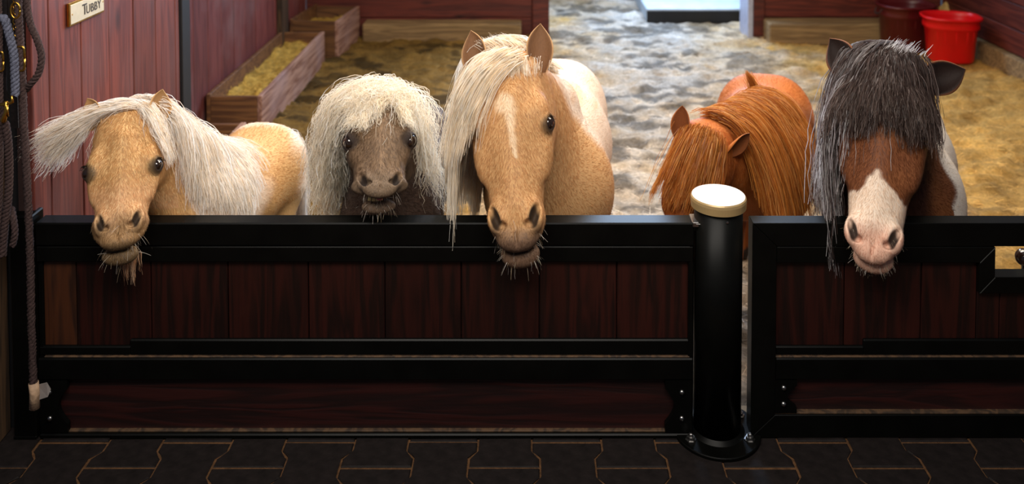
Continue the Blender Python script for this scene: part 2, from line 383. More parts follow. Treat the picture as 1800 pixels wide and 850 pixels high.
box('trim_3', WL2, WL2+0.05, 7.10, 7.28, -0.02, 1.75, M['old_wood'], None, 0.004, kind='structure')
# right wall: long horizontal boards
rw = bpy.data.objects.new('wall_right', None); C.objects.link(rw); rw['kind'] = 'structure'
box('backing', WR+0.03, WR+0.08, 2.84, YB, -0.05, 1.75, M['joint_gap'], rw, 0)
M['wall_wood_y'] = wood('wall_wood_y', (74, 26, 18), (108, 46, 32), 'y', 0.55, 0.0, rnd=0.22)
z = 0.16
while z < 1.7:
    box('plank', WR+0.008+random.uniform(-.002, .002), WR+0.034, 2.84, YB, z+0.004, z+0.196, M['wall_wood_y'], rw, 0.004); z += 0.2
box('baseboard_right', WR-0.045, WR+0.03, 2.84, YB, -0.03, 0.155, M['sill_wood'], None, 0.006, kind='structure')
# back wall, left and right of the doorway
XJ1, XJ2 = 0.03, 2.06
for nm, xa, xb in (('wall_back_left', WL2, XJ1), ('wall_back_right', XJ2+0.01, WR)):
    r_ = bpy.data.objects.new(nm, None); C.objects.link(r_); r_['kind'] = 'structure'
    box('backing', xa, xb, YB+0.03, YB+0.09, -0.05, 1.75, M['joint_gap'], r_, 0)
    z = 0.0
    while z < 1.7:
        box('plank', xa, xb, YB+0.006, YB+0.032, z+0.003, z+0.177, M['wall_wood_dark'], r_, 0.004); z += 0.18
box('door_post', XJ1, XJ1+0.155, YB-0.03, YB+0.12, -0.02, 1.75, M['wall_wood_dark'], None, 0.006, kind='structure').name = 'trim_4'
box('trim_5', XJ2+0.0, XJ2+0.10, YB-0.03, YB+0.12, -0.02, 1.75, M['wall_wood_dark'], None, 0.006, kind='structure')
box('trim_6', XJ2-0.05, XJ2-0.002, YB-0.02, YB+0.30, -0.02, 1.75, M['white_trim'], None, 0.004, kind='structure')
tag(box('sill_beam', -1.50, XJ1-0.10, 7.86, YB, -0.02, 0.165, M['sill_wood'], None, 0.012), 'straw-dusted timber beam along the back wall left of the doorway', 'beam')
tag(box('sill_beam', XJ2+0.09, 3.24, 7.80, YB, -0.02, 0.18, M['sill_wood'], None, 0.012), 'grey-tan timber beam along the back wall beside the buckets', 'beam')
# outside the doorway
sl = thing('doorstep_slab', 'pale blue-white raised slab outside the stall doorway', 'slab', (1.55, 9.2, 0))
box('slab', -0.42, 0.75, -0.35, 1.6, 0.0, 0.14, M['pale_slab'], sl, 0.01)
box('front_edge', -0.42, 0.75, -0.372, -0.352, 0.0, 0.12, M['black_edge'], sl, 0.002)
sl.location = (1.58, 8.98, 0)

# ================================================================ GATES
def YZ(y, Y=GY): return at(900, y, Y)[2]
def XP(x, Y=GY): return at(x, 600, Y)[0]
GT = 0.055                      # gate frame depth
def frame_bar(name, pa, x0, x1, z0, z1, y0=GY, y1=GY+GT, m='black_metal', bev=0.004, **k):
    return box(name, x0, x1, y0, y1, z0, z1, M[m], pa, bev, **k)
zT = YZ(392); z433 = YZ(433); z462 = YZ(462); z600 = YZ(600); z612 = YZ(612); z629 = YZ(629); z668 = YZ(668); z757 = YZ(758); z763 = YZ(763); z799 = YZ(799)
def bolt(name, x, z, pa, y=GY-0.001, r=0.0085):
    bm = bmesh.new(); lathe(bm, [(r, 0), (r, -0.002), (r*0.85, -0.005), (r*0.4, -0.0075), (0.0008, -0.008)], 14, (x, y, z), 'y'); return shade(obj(name, bm, M['steel'], pa))
def gusset(pa, x0, z0, z1, sgn, wd=0.10):
    """plate with a concave bite on its free side"""
    h = z1-z0; pts = [(x0, z0), (x0+sgn*wd, z0), (x0+sgn*wd, z0+h*0.12)]
    for i in range(9):
        t = i/8; zz = z0+h*(0.16+0.68*t); pts.append((x0+sgn*(wd-0.03*math.sin(math.pi*t)), zz))
    pts += [(x0+sgn*wd, z1-h*0.12), (x0+sgn*wd, z1), (x0, z1)]
    if sgn < 0: pts = pts[::-1]
    bm = bmesh.new(); a = [bm.verts.new((x, GY+0.002, z)) for x, z in pts]; b = [bm.verts.new((x, GY+0.02, z)) for x, z in pts]
    bm.faces.new(a); bm.faces.new(b[::-1]); n = len(pts)
    for i in range(n): bm.faces.new((a[i], b[i], b[(i+1)%n], a[(i+1)%n]))
    bmesh.ops.recalc_face_normals(bm, faces=bm.faces)
    g = obj('gusset_plate', bm, M['black_metal'], pa)
    for f in (0.28, 0.78): bolt('bolt', x0+sgn*0.032, z0+h*f, g, GY+0.002)
gx0, gx1 = XP(65), XP(1219)
gate = thing('stall_gate', 'long black-framed gate with dark red wooden panels, left of the round post', 'gate', ((gx0+gx1)/2, GY+GT/2, 0), 'stall gates')
inv = Vector(gate.location)
class Sub:    # keeps world coordinates while parenting
    pass
def reparent(root):
    for ch in C.objects:
        if ch.parent == root: ch.location = Vector(ch.location)-Vector(root.location)
frame_bar('top_rail', gate, gx0, gx1, z433+0.001, zT, GY, GY+0.062)
frame_bar('upper_frame', gate, gx0, gx1, z462, z433-0.001, GY+0.003, GY+GT)
frame_bar('middle_strip', gate, XP(225), gx1, z629+0.002, z600, GY+0.010, GY+GT)
frame_bar('middle_strip', gate, gx0, XP(225)+0.003, z629+0.002, z612, GY+0.010, GY+GT)
frame_bar('middle_rail', gate, gx0, gx1, z668, z629-0.002, GY, GY+GT)
frame_bar('bottom_rail', gate, gx0, gx1, z799+0.002, z763, GY, GY+GT)
frame_bar('bead_strip', gate, gx0+0.02, gx1-0.01, z763, z763+0.006, GY+0.010, GY+0.04, 'old_wood', 0.001, label='dusty brown bead')
frame_bar('bead_strip', gate, gx0+0.02, gx1-0.01, z629-0.001, z629+0.003, GY+0.004, GY+0.04, 'old_wood', 0.001, label='dusty brown bead')
frame_bar('end_stile', gate, gx0-0.001, gx0+0.016, z799, zT-0.004, GY+0.012, GY+GT-0.003)
frame_bar('end_stile', gate, gx1-0.016, gx1+0.001, z799, zT-0.004, GY+0.004, GY+GT-0.003)
js = [65, 130, 262, 398, 540, 675, 810, 948, 1085, 1219]
for i, (a, b) in enumerate(zip(js, js[1:])):
    frame_bar('plank', gate, XP(a)+0.0015, XP(b)-0.0015, z612-0.01, z462+0.004, GY+0.020+random.uniform(0, .002), GY+0.042, 'gate_wood_amber' if i == 0 else 'gate_wood', 0.002)
frame_bar('back_sheet', gate, gx0+0.02, gx1-0.02, z612-.012, z462+.006, GY+0.0425, GY+0.048, 'joint_gap', 0)
frame_bar('lower_board', gate, gx0+0.01, gx1-0.01, z763, z668+0.002, GY+0.022, GY+0.042, 'gate_wood_flat', 0.002)
gusset(gate, XP(67), z763+0.004, z668-0.002, 1, 0.088); gusset(gate, XP(1217), z763+0.004, z668-0.002, -1, 0.085)
reparent(gate)
# right gate
rx0 = XP(1321); rx1 = 3.72; zb = YZ(769); z728 = YZ(728); z487 = YZ(487); z515 = YZ(516)
g2 = thing('stall_gate', 'black-framed gate with cut-out hand slot, right of the round post', 'gate', ((rx0+rx1)/2, GY+GT/2, 0), 'stall gates')
fw = XP(1364)-rx0
def mitre(name, pts):
    bm = bmesh.new(); a = [bm.verts.new((x, GY, z)) for x, z in pts]; b = [bm.verts.new((x, GY+GT, z)) for x, z in pts]
    f = bm.faces.new(a); bm.faces.new(b[::-1]); n = len(pts)
    for i in range(n): bm.faces.new((a[i], b[i], b[(i+1)%n], a[(i+1)%n]))
    bmesh.ops.recalc_face_normals(bm, faces=bm.faces)
    bmesh.ops.bevel(bm, geom=list(bm.edges), offset=0.0018, segments=1, affect='EDGES')
    return obj(name, bm, M['black_metal'], g2)
e = 0.0004; zi = z433
mitre('left_stile', [(rx0, zb+e), (rx0+fw, zb+(z728-zb)), (rx0+fw, zi), (rx0, zT-e)])
mitre('bottom_rail', [(rx0+e, zb), (rx1, zb), (rx1, z728-0.002), (rx0+fw, z728-0.002)])
mitre('top_rail', [(rx0+fw+e, z433), (rx1, z433), (rx1, zT), (rx0+e, zT)])
hx0, hx1 = XP(1747), XP(1747)+0.26
s_ = 0.05
mitre('upper_frame', [(rx0+fw+e, z462), (hx0-s_-e, z462), (hx0-e, z433-0.002), (rx0+fw+e, z433-0.002)])
mitre('slot_stile', [(hx0-s_, z515), (hx0, z487), (hx0, z433-0.002), (hx0-s_, z462)])
mitre('slot_sill', [(hx0-s_+e, z515), (hx1+s_-e, z515), (hx1-e, z487), (hx0+e, z487)])
mitre('slot_stile', [(hx1+s_, z515), (hx1+s_, z462), (hx1, z433-0.002), (hx1, z487)])
mitre('upper_frame', [(hx1+s_+e, z462), (rx1, z462), (rx1, z433-0.002), (hx1+e, z433-0.002)])
frame_bar('middle_strip', g2, rx0+fw, XP(1520)+0.003, z629+0.002, z612, GY+0.010, GY+GT)
frame_bar('middle_strip', g2, XP(1520), rx1, z629+0.002, z600, GY+0.010, GY+GT)
z655 = YZ(668)
frame_bar('middle_rail', g2, rx0+fw, rx1, z655, z629-0.002, GY+0.001, GY+GT)
frame_bar('bead_strip', g2, rx0+fw, rx1-.01, z629-0.001, z629+0.003, GY+0.004, GY+0.04, 'old_wood', 0.001, label='dusty brown bead')
frame_bar('bead_strip', g2, rx0+fw, rx1-.01, z728-0.003, z728+0.003, GY+0.006, GY+0.04, 'old_wood', 0.001, label='dusty brown bead')
jp = [1364, 1487, 1623, 1762]
js = [XP(a) for a in jp]
while js[-1] < rx1: js.append(min(js[-1]+0.24, rx1))
for a, b in zip(js, js[1:]):
    if b-a < 0.02: continue
    top = z462+0.004
    if b > hx0-s_ and a < hx1+s_:
        # boards that pass under the slot: cut in two heights where they meet it
        for p0, p1 in ((a, min(b, hx0-s_+0.002)), (max(a, hx0-s_+0.002), min(b, hx1+s_)), (max(a, hx1+s_), b)):
            if p1-p0 < 0.01: continue
            tp = z515+0.003 if (p0 >= hx0-s_ and p1 <= hx1+s_+0.001) else top
            frame_bar('plank', g2, p0+0.001, p1-0.001, z612-0.01, tp, GY+0.02, GY+0.042, 'gate_wood', 0.002)
    else:
        frame_bar('plank', g2, a+0.0015, b-0.0015, z612-0.01, top, GY+0.02+random.uniform(0, .002), GY+0.042, 'gate_wood', 0.002)
frame_bar('back_sheet', g2, rx0+fw, rx1-0.02, z612-.012, z515-.004, GY+0.0425, GY+0.048, 'joint_gap', 0)
frame_bar('back_sheet', g2, rx0+fw, hx0-s_+.003, z515-.003, z462+.004, GY+0.0425, GY+0.048, 'joint_gap', 0)
frame_bar('lower_board', g2, rx0+fw-0.01, rx1-.01, z728, z655+0.002, GY+0.022, GY+0.042, 'gate_wood_flat', 0.002)
gusset(g2, rx0+fw-0.005, z728+0.004, z655-0.002, 1, 0.075)
reparent(g2)
# latch knob in the slot
kb = thing('latch_knob', 'dark round latch knob in the slot of the right-hand gate', 'knob', (at(1800, 452, GY+0.1)[0], GY+0.1, at(1800, 452, GY+0.1)[2]))
bm = bmesh.new(); bmesh.ops.create_uvsphere(bm, u_segments=24, v_segments=16, radius=0.028)
shade(obj('ball', bm, simple('knob_brown', (54, 34, 28), 0.15, 0, 0.6, 0.8), kb))
bm = bmesh.new(); lathe(bm, [(0.008, -0.06), (0.008, 0.01)], 12, (0.0, 0, -0.0)); obj('stem', bm, M['steel'], kb)
bm = bmesh.new(); bx(bm, 0.0, 0.12, -0.006, 0.006, -0.072, -0.056, .002); obj('arm', bm, M['steel'], kb)
# round post
PX, PY = 0.612, 2.805
po = thing('round_post', 'round black steel gate post with cream cap and bolted flange', 'post', (PX, PY, 0))
ct = at(1270, 342, PY)[2]
bm = bmesh.new(); lathe(bm, [(0.0775, 0.006), (0.0775, ct-0.01)], 48); shade(obj('pipe', bm, M['black_metal'], po))
bm = bmesh.new(); lathe(bm, [(0.082, ct-0.034), (0.0885, ct-0.034), (0.0895, ct-0.012), (0.088, ct-0.004), (0.0845, ct)], 56, close=False)
(obj('cap_rim', bm, simple('cap_rim', (168, 142, 98), 0.3, 0.3, 0.5, 0.3, 0.05), po, label='brass-tan cap rim'))
bm = bmesh.new(); lathe(bm, [(0.0845, ct-0.003), (0.0845, ct), (0.080, ct+0.0012), (0.001, ct+0.0014)], 56); obj('cap', bm, M['cap'], po, label='cream white cap top')
bm = bmesh.new(); lathe(bm, [(0.141, 0.0), (0.141, 0.009), (0.138, 0.011), (0.07, 0.011)], 56); obj('flange', bm, M['black_metal'], po)
bm = bmesh.new(); lathe(bm, [(0.09, 0.011), (0.084, 0.016), (0.077, 0.022)], 48, close=False); shade(obj('weld_bead', bm, M['black_metal'], po))
for a in (-150, -30, 35, 150):
    x_, y_ = 0.109*math.cos(math.radians(a)), 0.109*math.sin(math.radians(a)); b_ = bmesh.new()
    lathe(b_, [(0.018, 0.011), (0.018, 0.013), (0.013, 0.0135), (0.013, 0.022), (0.007, 0.0225), (0.007, 0.03), (0.004, 0.032)], 6, (x_, y_, 0)); obj('anchor_bolt', b_, M['steel'], po)
bm = bmesh.new(); lathe(bm, [(0.004, -0.0785), (0.004, -0.0795), (0.002, -0.080)], 12, (0.012, 0, ct-0.055), 'y'); obj('rivet', bm, M['steel'], po)
# hinge bracket between left gate and post
hb = bmesh.new(); bx(hb, gx1-0.006, gx1+0.014, GY-0.004, GY+0.06, zT-0.012, zT+0.004, 0.002); bx(hb, gx1+0.004, gx1+0.03, GY-0.006, GY+0.0, zT-0.004, zT+0.0, 0.001)
tag(obj('gate_hinge', hb, M['steel'], None), 'small dusty steel hinge bracket where the long gate meets the round post', 'hinge')

# left hinge post, wooden door jamb
lp = thing('corner_post', 'square black steel post at the far left, behind the hanging ropes', 'post', (XP(42), GY+0.03, 0))
box('tube', -0.036, 0.036, -0.036, 0.036, 0.0, 0.73, M['black_metal'], lp, 0.004)
box('base_plate', -0.037, 0.037, -0.037, 0.037, 0.0, 0.012, M['black_metal'], lp, 0.002)
tag(box('door_jamb', XP(-80), XP(3), GY-0.05, GY+0.04, 0, 1.55, M['old_wood'], None, 0.004), 'worn brown timber jamb at the far left edge', 'jamb').name = 'timber_jamb'
box('wall_strip', -2.3, WL1-0.052, GY+0.050, GY+0.075, 0, 1.75, M['black_edge'], None, 0.002, kind='structure').name = 'trim_7'

# sign on the left wall
sg = thing('name_plate', 'cream brass-rimmed name plate screwed to the red plank wall', 'sign', (WL1+0.003, 3.145, 1.318))
box('plate', 0.0, 0.010, -0.125, 0.125, -0.041, 0.041, M['brass'], sg, 0.002)
box('face', 0.010, 0.0125, -0.118, 0.118, -0.034, 0.034, M['sign'], sg, 0.001)
cu = bpy.data.curves.new('lettering', 'FONT'); cu.body = 'T'; cu.size = 0.052; cu.extrude = 0.0006; cu.align_x = 'LEFT'
def text(body, size, y0, z0):
    c = bpy.data.curves.new('lettering', 'FONT'); c.body = body; c.size = size; c.extrude = 0.0006; c.space_character = 1.05; c.resolution_u = 3
    o = bpy.data.objects.new('lettering', c); C.objects.link(o); o.parent = sg
    o.matrix_local = Matrix.Translation((0.0135, y0, z0)) @ Matrix(((0,0,1,0),(1,0,0,0),(0,1,0,0),(0,0,0,1)))
    bpy.context.view_layer.update()
    dg = bpy.context.evaluated_depsgraph_get(); me = bpy.data.meshes.new_from_object(o.evaluated_get(dg)); ml = o.matrix_local.copy()
    bpy.data.objects.remove(o); me.materials.clear(); me.materials.append(M['ink'])
    n = bpy.data.objects.new('lettering', me); C.objects.link(n); n.parent = sg; n.matrix_local = ml
text('T', 0.056, -0.042, -0.018); text('UBBY', 0.044, -0.016, -0.018)
for dy in (-0.11, 0.11):
    bm = bmesh.new(); lathe(bm, [(0.003, 0.0125), (0.003, 0.0135), (0.001, 0.014)], 8, (0, dy, 0), 'x'); obj('screw', bm, M['brass'], sg)

# ================================================================ TROUGHS
def lumps(x0, x1, y0, y1, z, name, parent, c=(186, 152, 72)):
    n1, n2 = 26, 60; gx = np.linspace(x0, x1, n1); gy = np.linspace(y0, y1, n2); X, Y = np.meshgrid(gx, gy)
    Z = z+0.05*vnoise(X, Y, 9, 21)+0.03*vnoise(X, Y, 26, 22)-0.03
    idx = np.arange(n1*n2).reshape(n2, n1); q = np.stack([idx[:-1,:-1], idx[:-1,1:], idx[1:,1:], idx[1:,:-1]], -1).reshape(-1, 4)
    col = np.array(lin(c))*(0.6+0.8*vnoise(X, Y, 26, 22).ravel()[:, None])
    V = np.stack([X.ravel(), Y.ravel(), Z.ravel()], 1)
    n = 1500; x = rng.uniform(x0, x1, n); y = rng.uniform(y0, y1, n); zz = z+0.05*vnoise(x, y, 9, 21)+0.03*vnoise(x, y, 26, 22)-0.028
    a = rng.uniform(0, 6.28, n); t = rng.uniform(0, .5, n); dv = np.stack([np.cos(a)*np.cos(t), np.sin(a)*np.cos(t), np.sin(t)], 1)
    V2, Q2, K2 = strips(np.stack([x, y, zz], 1), dv, rng.uniform(.02, .05, n), np.full(n, .003), np.tile([.1, -.3, 1.], (n, 1)), np.array(lin(c))*rng.uniform(.7, 1.5, (n, 1)))
    me = np_mesh(name, np.concatenate([V, V2]), quads=np.concatenate([q, Q2+len(V)]), col=np.concatenate([col, K2]))
    return obj(name, me, M['straw'], parent, kind='stuff')
def trough(label, xw, xf, y0, y1, h, rz=0.0, group='wooden feed troughs along the left wall'):
    t = thing('feed_trough', label, 'trough', (xf, y0, 0), group, rz)
    w_ = xw-xf; l = y1-y0
    box('front_panel', -0.03, 0.0, 0, l, -0.01, h, M['trough_wood'], t, 0.003)
    box('back_panel', w_, w_+0.025, 0, l, -0.01, h+0.01, M['trough_end'], t, 0.003)
    box('end_board', w_+0.026, -0.031, 0, 0.03, -0.01, h-0.005, M['trough_end'], t, 0.003)
    box('end_board', w_+0.026, -0.031, l-0.03, l, -0.01, h-0.005, M['trough_end'], t, 0.003)
    box('bottom_board', w_+0.026, -0.031, 0.031, l-0.031, -0.01, 0.012, M['trough_end'], t, 0.002)
    hf = lumps(w_+0.03, -0.033, 0.032, l-0.032, h*0.62, 'hay_filling', None); hf.matrix_world = Matrix.Translation(t.location) @ Matrix.Rotation(rz, 4, 'Z')
    tag(hf, 'hay lying in the '+label, 'hay', 'hay in the feed troughs')
    return t
trough('nearest wooden feed trough, half hidden behind the leftmost pony', -2.02, -1.64, 4.15, 5.05, 0.245)
trough('middle wooden feed trough with a long pale side board', -2.03, -1.68, 5.48, 7.18, 0.262)
trough('farthest wooden feed trough in the back left corner', -2.02, -1.60, 7.33, 7.95, 0.31, -0.10)

# ================================================================ BUCKETS and salt lump
def bucket(name, label, px, py, w_top, w_bot, h, m, oval=0.72, rot=0, handles=True, cat='bucket'):
    t = thing(name, label, cat, (px, py, float(ground_h(np.array([px]), np.array([py]))[0])), None, rot)
    n = 48; bm = bmesh.new(); rings = []
    def sq(a): 
        c, s = math.cos(a), math.sin(a); e = 0.75
        return (abs(c)**e*math.copysign(1, c), abs(s)**e*math.copysign(1, s))
    prof = [(w_bot*0.96, 0.0), (w_bot, 0.012), (w_bot*0.2+w_top*0.8-0.012, h*0.72), (w_bot*0.2+w_top*0.8+0.004, h*0.74), (w_top*0.93+w_bot*.07, h*0.80), (w_top-0.008, h*0.93), (w_top+0.014, h*0.94), (w_top+0.018, h*0.985), (w_top+0.008, h), (w_top-0.008, h*0.985), (w_top-0.014, h*0.9), (w_bot-0.004, 0.02)]
    for r, z in prof:
        rings.append([bm.verts.new((r*sq(2*math.pi*i/n)[0], r*oval*sq(2*math.pi*i/n)[1], z)) for i in range(n)])
    for a, b in zip(rings, rings[1:]):
        for i in range(n): bm.faces.new((a[i], a[(i+1)%n], b[(i+1)%n], b[i]))
    bm.faces.new(rings[0][::-1]); bm.faces.new(rings[-1])
    shade(obj('tub', bm, m, t))
    for k in range(5):
        a = math.radians(-130+k*20); x, y = w_top*0.9*sq(a)[0], w_top*0.9*oval*sq(a)[1]
        bm = bmesh.new(); tube(bm, [(x*w_bot/w_top*1.02, y*w_bot/w_top*1.02, 0.03), (x*1.0, y*1.0, h*0.7)], 0.007, 6); obj('rib', bm, m, t)
    if handles:
        for s in (-1, 1):
            bm = bmesh.new(); pts = smooth_path([(s*(w_top+0.012), -0.05, h*0.9), (s*(w_top+0.035), -0.03, h*0.80), (s*(w_top+0.035), 0.03, h*0.80), (s*(w_top+0.012), 0.05, h*0.9)], 10)
            tube(bm, pts, 0.006, 8); shade(obj('handle', bm, M['rope'], t, label='dark rope handle'))
    return t
b1 = at(1672, 108, 7.2); bucket('bucket', 'bright red plastic bucket on the straw in the back right corner', b1[0], 7.22, 0.218, 0.175, 0.37, M['red_plastic'], 0.8, -0.15, False)
b2 = at(1590, 92, 7.62); bucket('bucket', 'dark maroon plastic tub behind the red bucket', b2[0], 7.62, 0.225, 0.19, 0.40, M['maroon_plastic'], 0.85, 0.1, True)
sa = at(1673, 20, 7.95)
bm = bmesh.new(); bmesh.ops.create_icosphere(bm, subdivisions=4, radius=1)
for v in bm.verts:
    n = 1+0.12*math.sin(5*v.co.x+2)*math.cos(4*v.co.y)+0.08*math.sin(9*v.co.z); v.co = Vector((v.co.x*0.10*n, v.co.y*0.07*n, v.co.z*0.085*n))
so = shade(obj('salt_lick', bm, M['salt'])); so.location = (sa[0], 7.97, sa[2]); tag(so, 'lumpy tan salt lick hanging on the back wall above the buckets', 'salt lick')
# ================================================================ ROPES AND TACK hanging at the far left
def rope(name, label, pts, r, m, cat='rope', grp=None, tape=None, turns=26, Yj=0):
    P = smooth_path(pts, 150); o0 = Vector(P[0].tolist()); t = thing(name, label, cat, tuple(P[0]), grp); T, N, B = frames(P)
    ln = np.concatenate([[0], np.cumsum(np.linalg.norm(np.diff(P, axis=0), axis=1))])
    for k in range(3):
        a = ln*turns*2*math.pi/1.0+2*math.pi*k/3; Q = P+r*.48*(np.cos(a)[:, None]*N+np.sin(a)[:, None]*B)
        bm = bmesh.new(); tube(bm, Q-np.array(o0), r*.56, 7); shade(obj('strand', bm, m, t))
    return t, P, o0
def px(x, y, Y): return at(x, y, Y)
YR = 2.66
g_ = 'ropes hanging by the jamb'
rope('lead_rope', 'brown twisted rope curving in a loop beside the plank wall', [px(46, -60, YR), px(47, 0, YR), px(53, 40, YR), px(66, 72, YR), px(73, 100, YR), px(68, 128, YR), px(55, 146, YR), px(44, 158, YR+.02), px(36, 150, YR+.04)], .0105, M['rope'], grp=g_)
t, P, o0 = rope('lead_rope', 'long brown twisted rope with a taped end hanging down the gate', [px(30, -60, YR), px(33, 40, YR), px(38, 120, YR), px(42, 220, YR), px(48, 330, YR), px(53, 450, YR), px(55, 560, YR), px(59, 680, YR)], .0125, M['rope'], grp=g_)
bm = bmesh.new(); tube(bm, [px(59, 672, YR)-np.array(o0), px(61, 690, YR)-np.array(o0), px(61, 716, YR)-np.array(o0)], [.0145, .0142, .0155], 14); shade(obj('tape_end', bm, M['tape'], t, label='tan tape round the rope end'))
bm = bmesh.new(); q_ = [px(66, 676, YR+.01), px(82, 672, YR+.005), px(89, 684, YR+.01), px(84, 697, YR), px(69, 702, YR)]
vs = [bm.verts.new(tuple(a-np.array(o0))) for a in q_]; vb = [bm.verts.new(tuple(a-np.array(o0)+[0, .002, 0])) for a in q_]; bm.faces.new(vs[::-1]); bm.faces.new(vb)
for i in range(5): bm.faces.new((vs[i], vs[(i+1)%5], vb[(i+1)%5], vb[i]))
bmesh.ops.recalc_face_normals(bm, faces=bm.faces); obj('tag_flap', bm, simple('flap_grey', (120, 112, 108), .8), t, label='frayed grey cloth flap')
rope('lead_rope', 'thick purple-brown rope hung short behind the brass snap', [px(2, 30, YR-.02), px(9, 36, YR-.02), px(16, 60, YR-.02), px(24, 95, YR-.02), px(26, 130, YR-.02), px(27, 168, YR-.02)], .0125, M['rope_grey'], grp=g_)
rope('lead_rope', 'frayed dark rope hanging below the brass snap', [px(9, 216, YR-.015), px(14, 250, YR-.01), px(16, 300, YR), px(14, 350, YR), px(8, 400, YR), px(4, 450, YR)], .012, M['rope'], grp=g_)
rope('lead_rope', 'thin dark rope at the very left edge', [px(-3, -50, YR), px(-1, 60, YR), px(1, 200, YR), px(0, 330, YR), px(-2, 420, YR)], .009, M['rope'], grp=g_)
rope('lead_rope', 'short rope end knotted at the gate top beside the long rope', [px(20, 365, YR+.03), px(24, 385, YR+.01), px(26, 410, YR), px(22, 432, YR)], .010, M['rope'], grp=g_)
h = thing('halter', 'black leather halter with brass ring, buckle and snap hanging at the far left', 'halter', tuple(px(14, -50, YR+.03))); ho = np.array(h.location)
def strap(name, pts, w_, m):
    P = smooth_path(pts, 40)-ho; bm = bmesh.new(); T = np.gradient(P, axis=0); S = np.cross(T, [0, 1., 0]); S /= np.linalg.norm(S, axis=1)[:, None]; a = []
    for q, s in zip(P, S): a.append([bm.verts.new(tuple(q+s*w_*u+np.array([0, v, 0]))) for u, v in ((-.5, 0), (.5, 0), (.5, .004), (-.5, .004))])
    for u, v in zip(a, a[1:]):
        for i in range(4): bm.faces.new((u[i], u[(i+1)%4], v[(i+1)%4], v[i]))
    bm.faces.new(a[0]); bm.faces.new(a[-1][::-1]); bmesh.ops.recalc_face_normals(bm, faces=bm.faces); return shade(obj(name, bm, m, h)) if 0 else obj(name, bm, m, h)
strap('strap', [px(14, -50, YR+.03), px(18, 40, YR+.03), px(22, 110, YR+.03), px(26, 225, YR+.03)], .022, M['leather'])
strap('strap', [px(4, -50, YR+.025), px(6, 60, YR+.025), px(4, 150, YR+.02), px(10, 178, YR+.02)], .024, M['leather'])
strap('strap', [px(24, -50, YR+.02), px(27, 60, YR+.02), px(30, 140, YR+.02), px(33, 165, YR+.02)], .012, M['leather'])
def ring(name, c, rx, rz, r, par=h, sq=False):
    pts = []
    for i in range(33):
        a = 2*math.pi*i/32; c_, s_ = math.cos(a), math.sin(a)
        if sq: c_ = math.copysign(abs(c_)**.45, c_); s_ = math.copysign(abs(s_)**.45, s_)
        pts.append((c[0]+rx*c_-ho[0], c[1]-ho[1], c[2]+rz*s_-ho[2]))
    bm = bmesh.new(); tube(bm, pts, r, 8); return shade(obj(name, bm, M['brass'], par))
ring('buckle', px(35, 103, YR-.01), .014, .037, .0032, sq=True); ring('ring', px(27, 18, YR-.01), .014, .024, .003); ring('keeper', px(0, 108, YR-.01), .010, .03, .0028, sq=True)
# chain on the halter
for i in range(12):
    c = px(25+(i%2)*1.5, -10+i*9.5, YR-.006); bm = bmesh.new(); a = np.linspace(0, 2*math.pi, 13); tube(bm, [(c[0]+.0045*math.cos(q)-ho[0], c[1]+(.003 if i % 2 else -.001)*math.cos(q)-ho[1], c[2]+.0095*math.sin(q)-ho[2]) for q in a], .0016, 6); shade(obj('chain_link', bm, M['brass'], h))
# snap hook
sn = obj('snap_hook', (lambda bm: (tube(bm, [px(11, 178, YR-.03)-ho, px(11, 196, YR-.03)-ho, px(6, 212, YR-.03)-ho, px(5, 216, YR-.03)-ho], [.006, .006, .0085, .004], 10), tube(bm, [px(-2, 184, YR-.03)-ho, px(12, 183, YR-.03)-ho, px(22, 179, YR-.03)-ho, px(21, 168, YR-.03)-ho], [.005, .0055, .0045, .004], 10), tube(bm, [px(12, 186, YR-.033)-ho, px(14, 205, YR-.033)-ho], [.004, .003], 8), bm)[-1])(bmesh.new()), M['brass'], h); shade(sn)
hk = thing('wall_hook', 'iron hook on the jamb that carries the ropes, above the frame', 'hook', tuple(px(14, -55, YR))); bm = bmesh.new()
tube(bm, [(-.06, .09, .0), (-.05, .02, .0), (-.02, .0, 0), (.06, 0, 0), (.075, 0, .03)], .006, 8); shade(obj('arm', bm, M['steel'], hk))
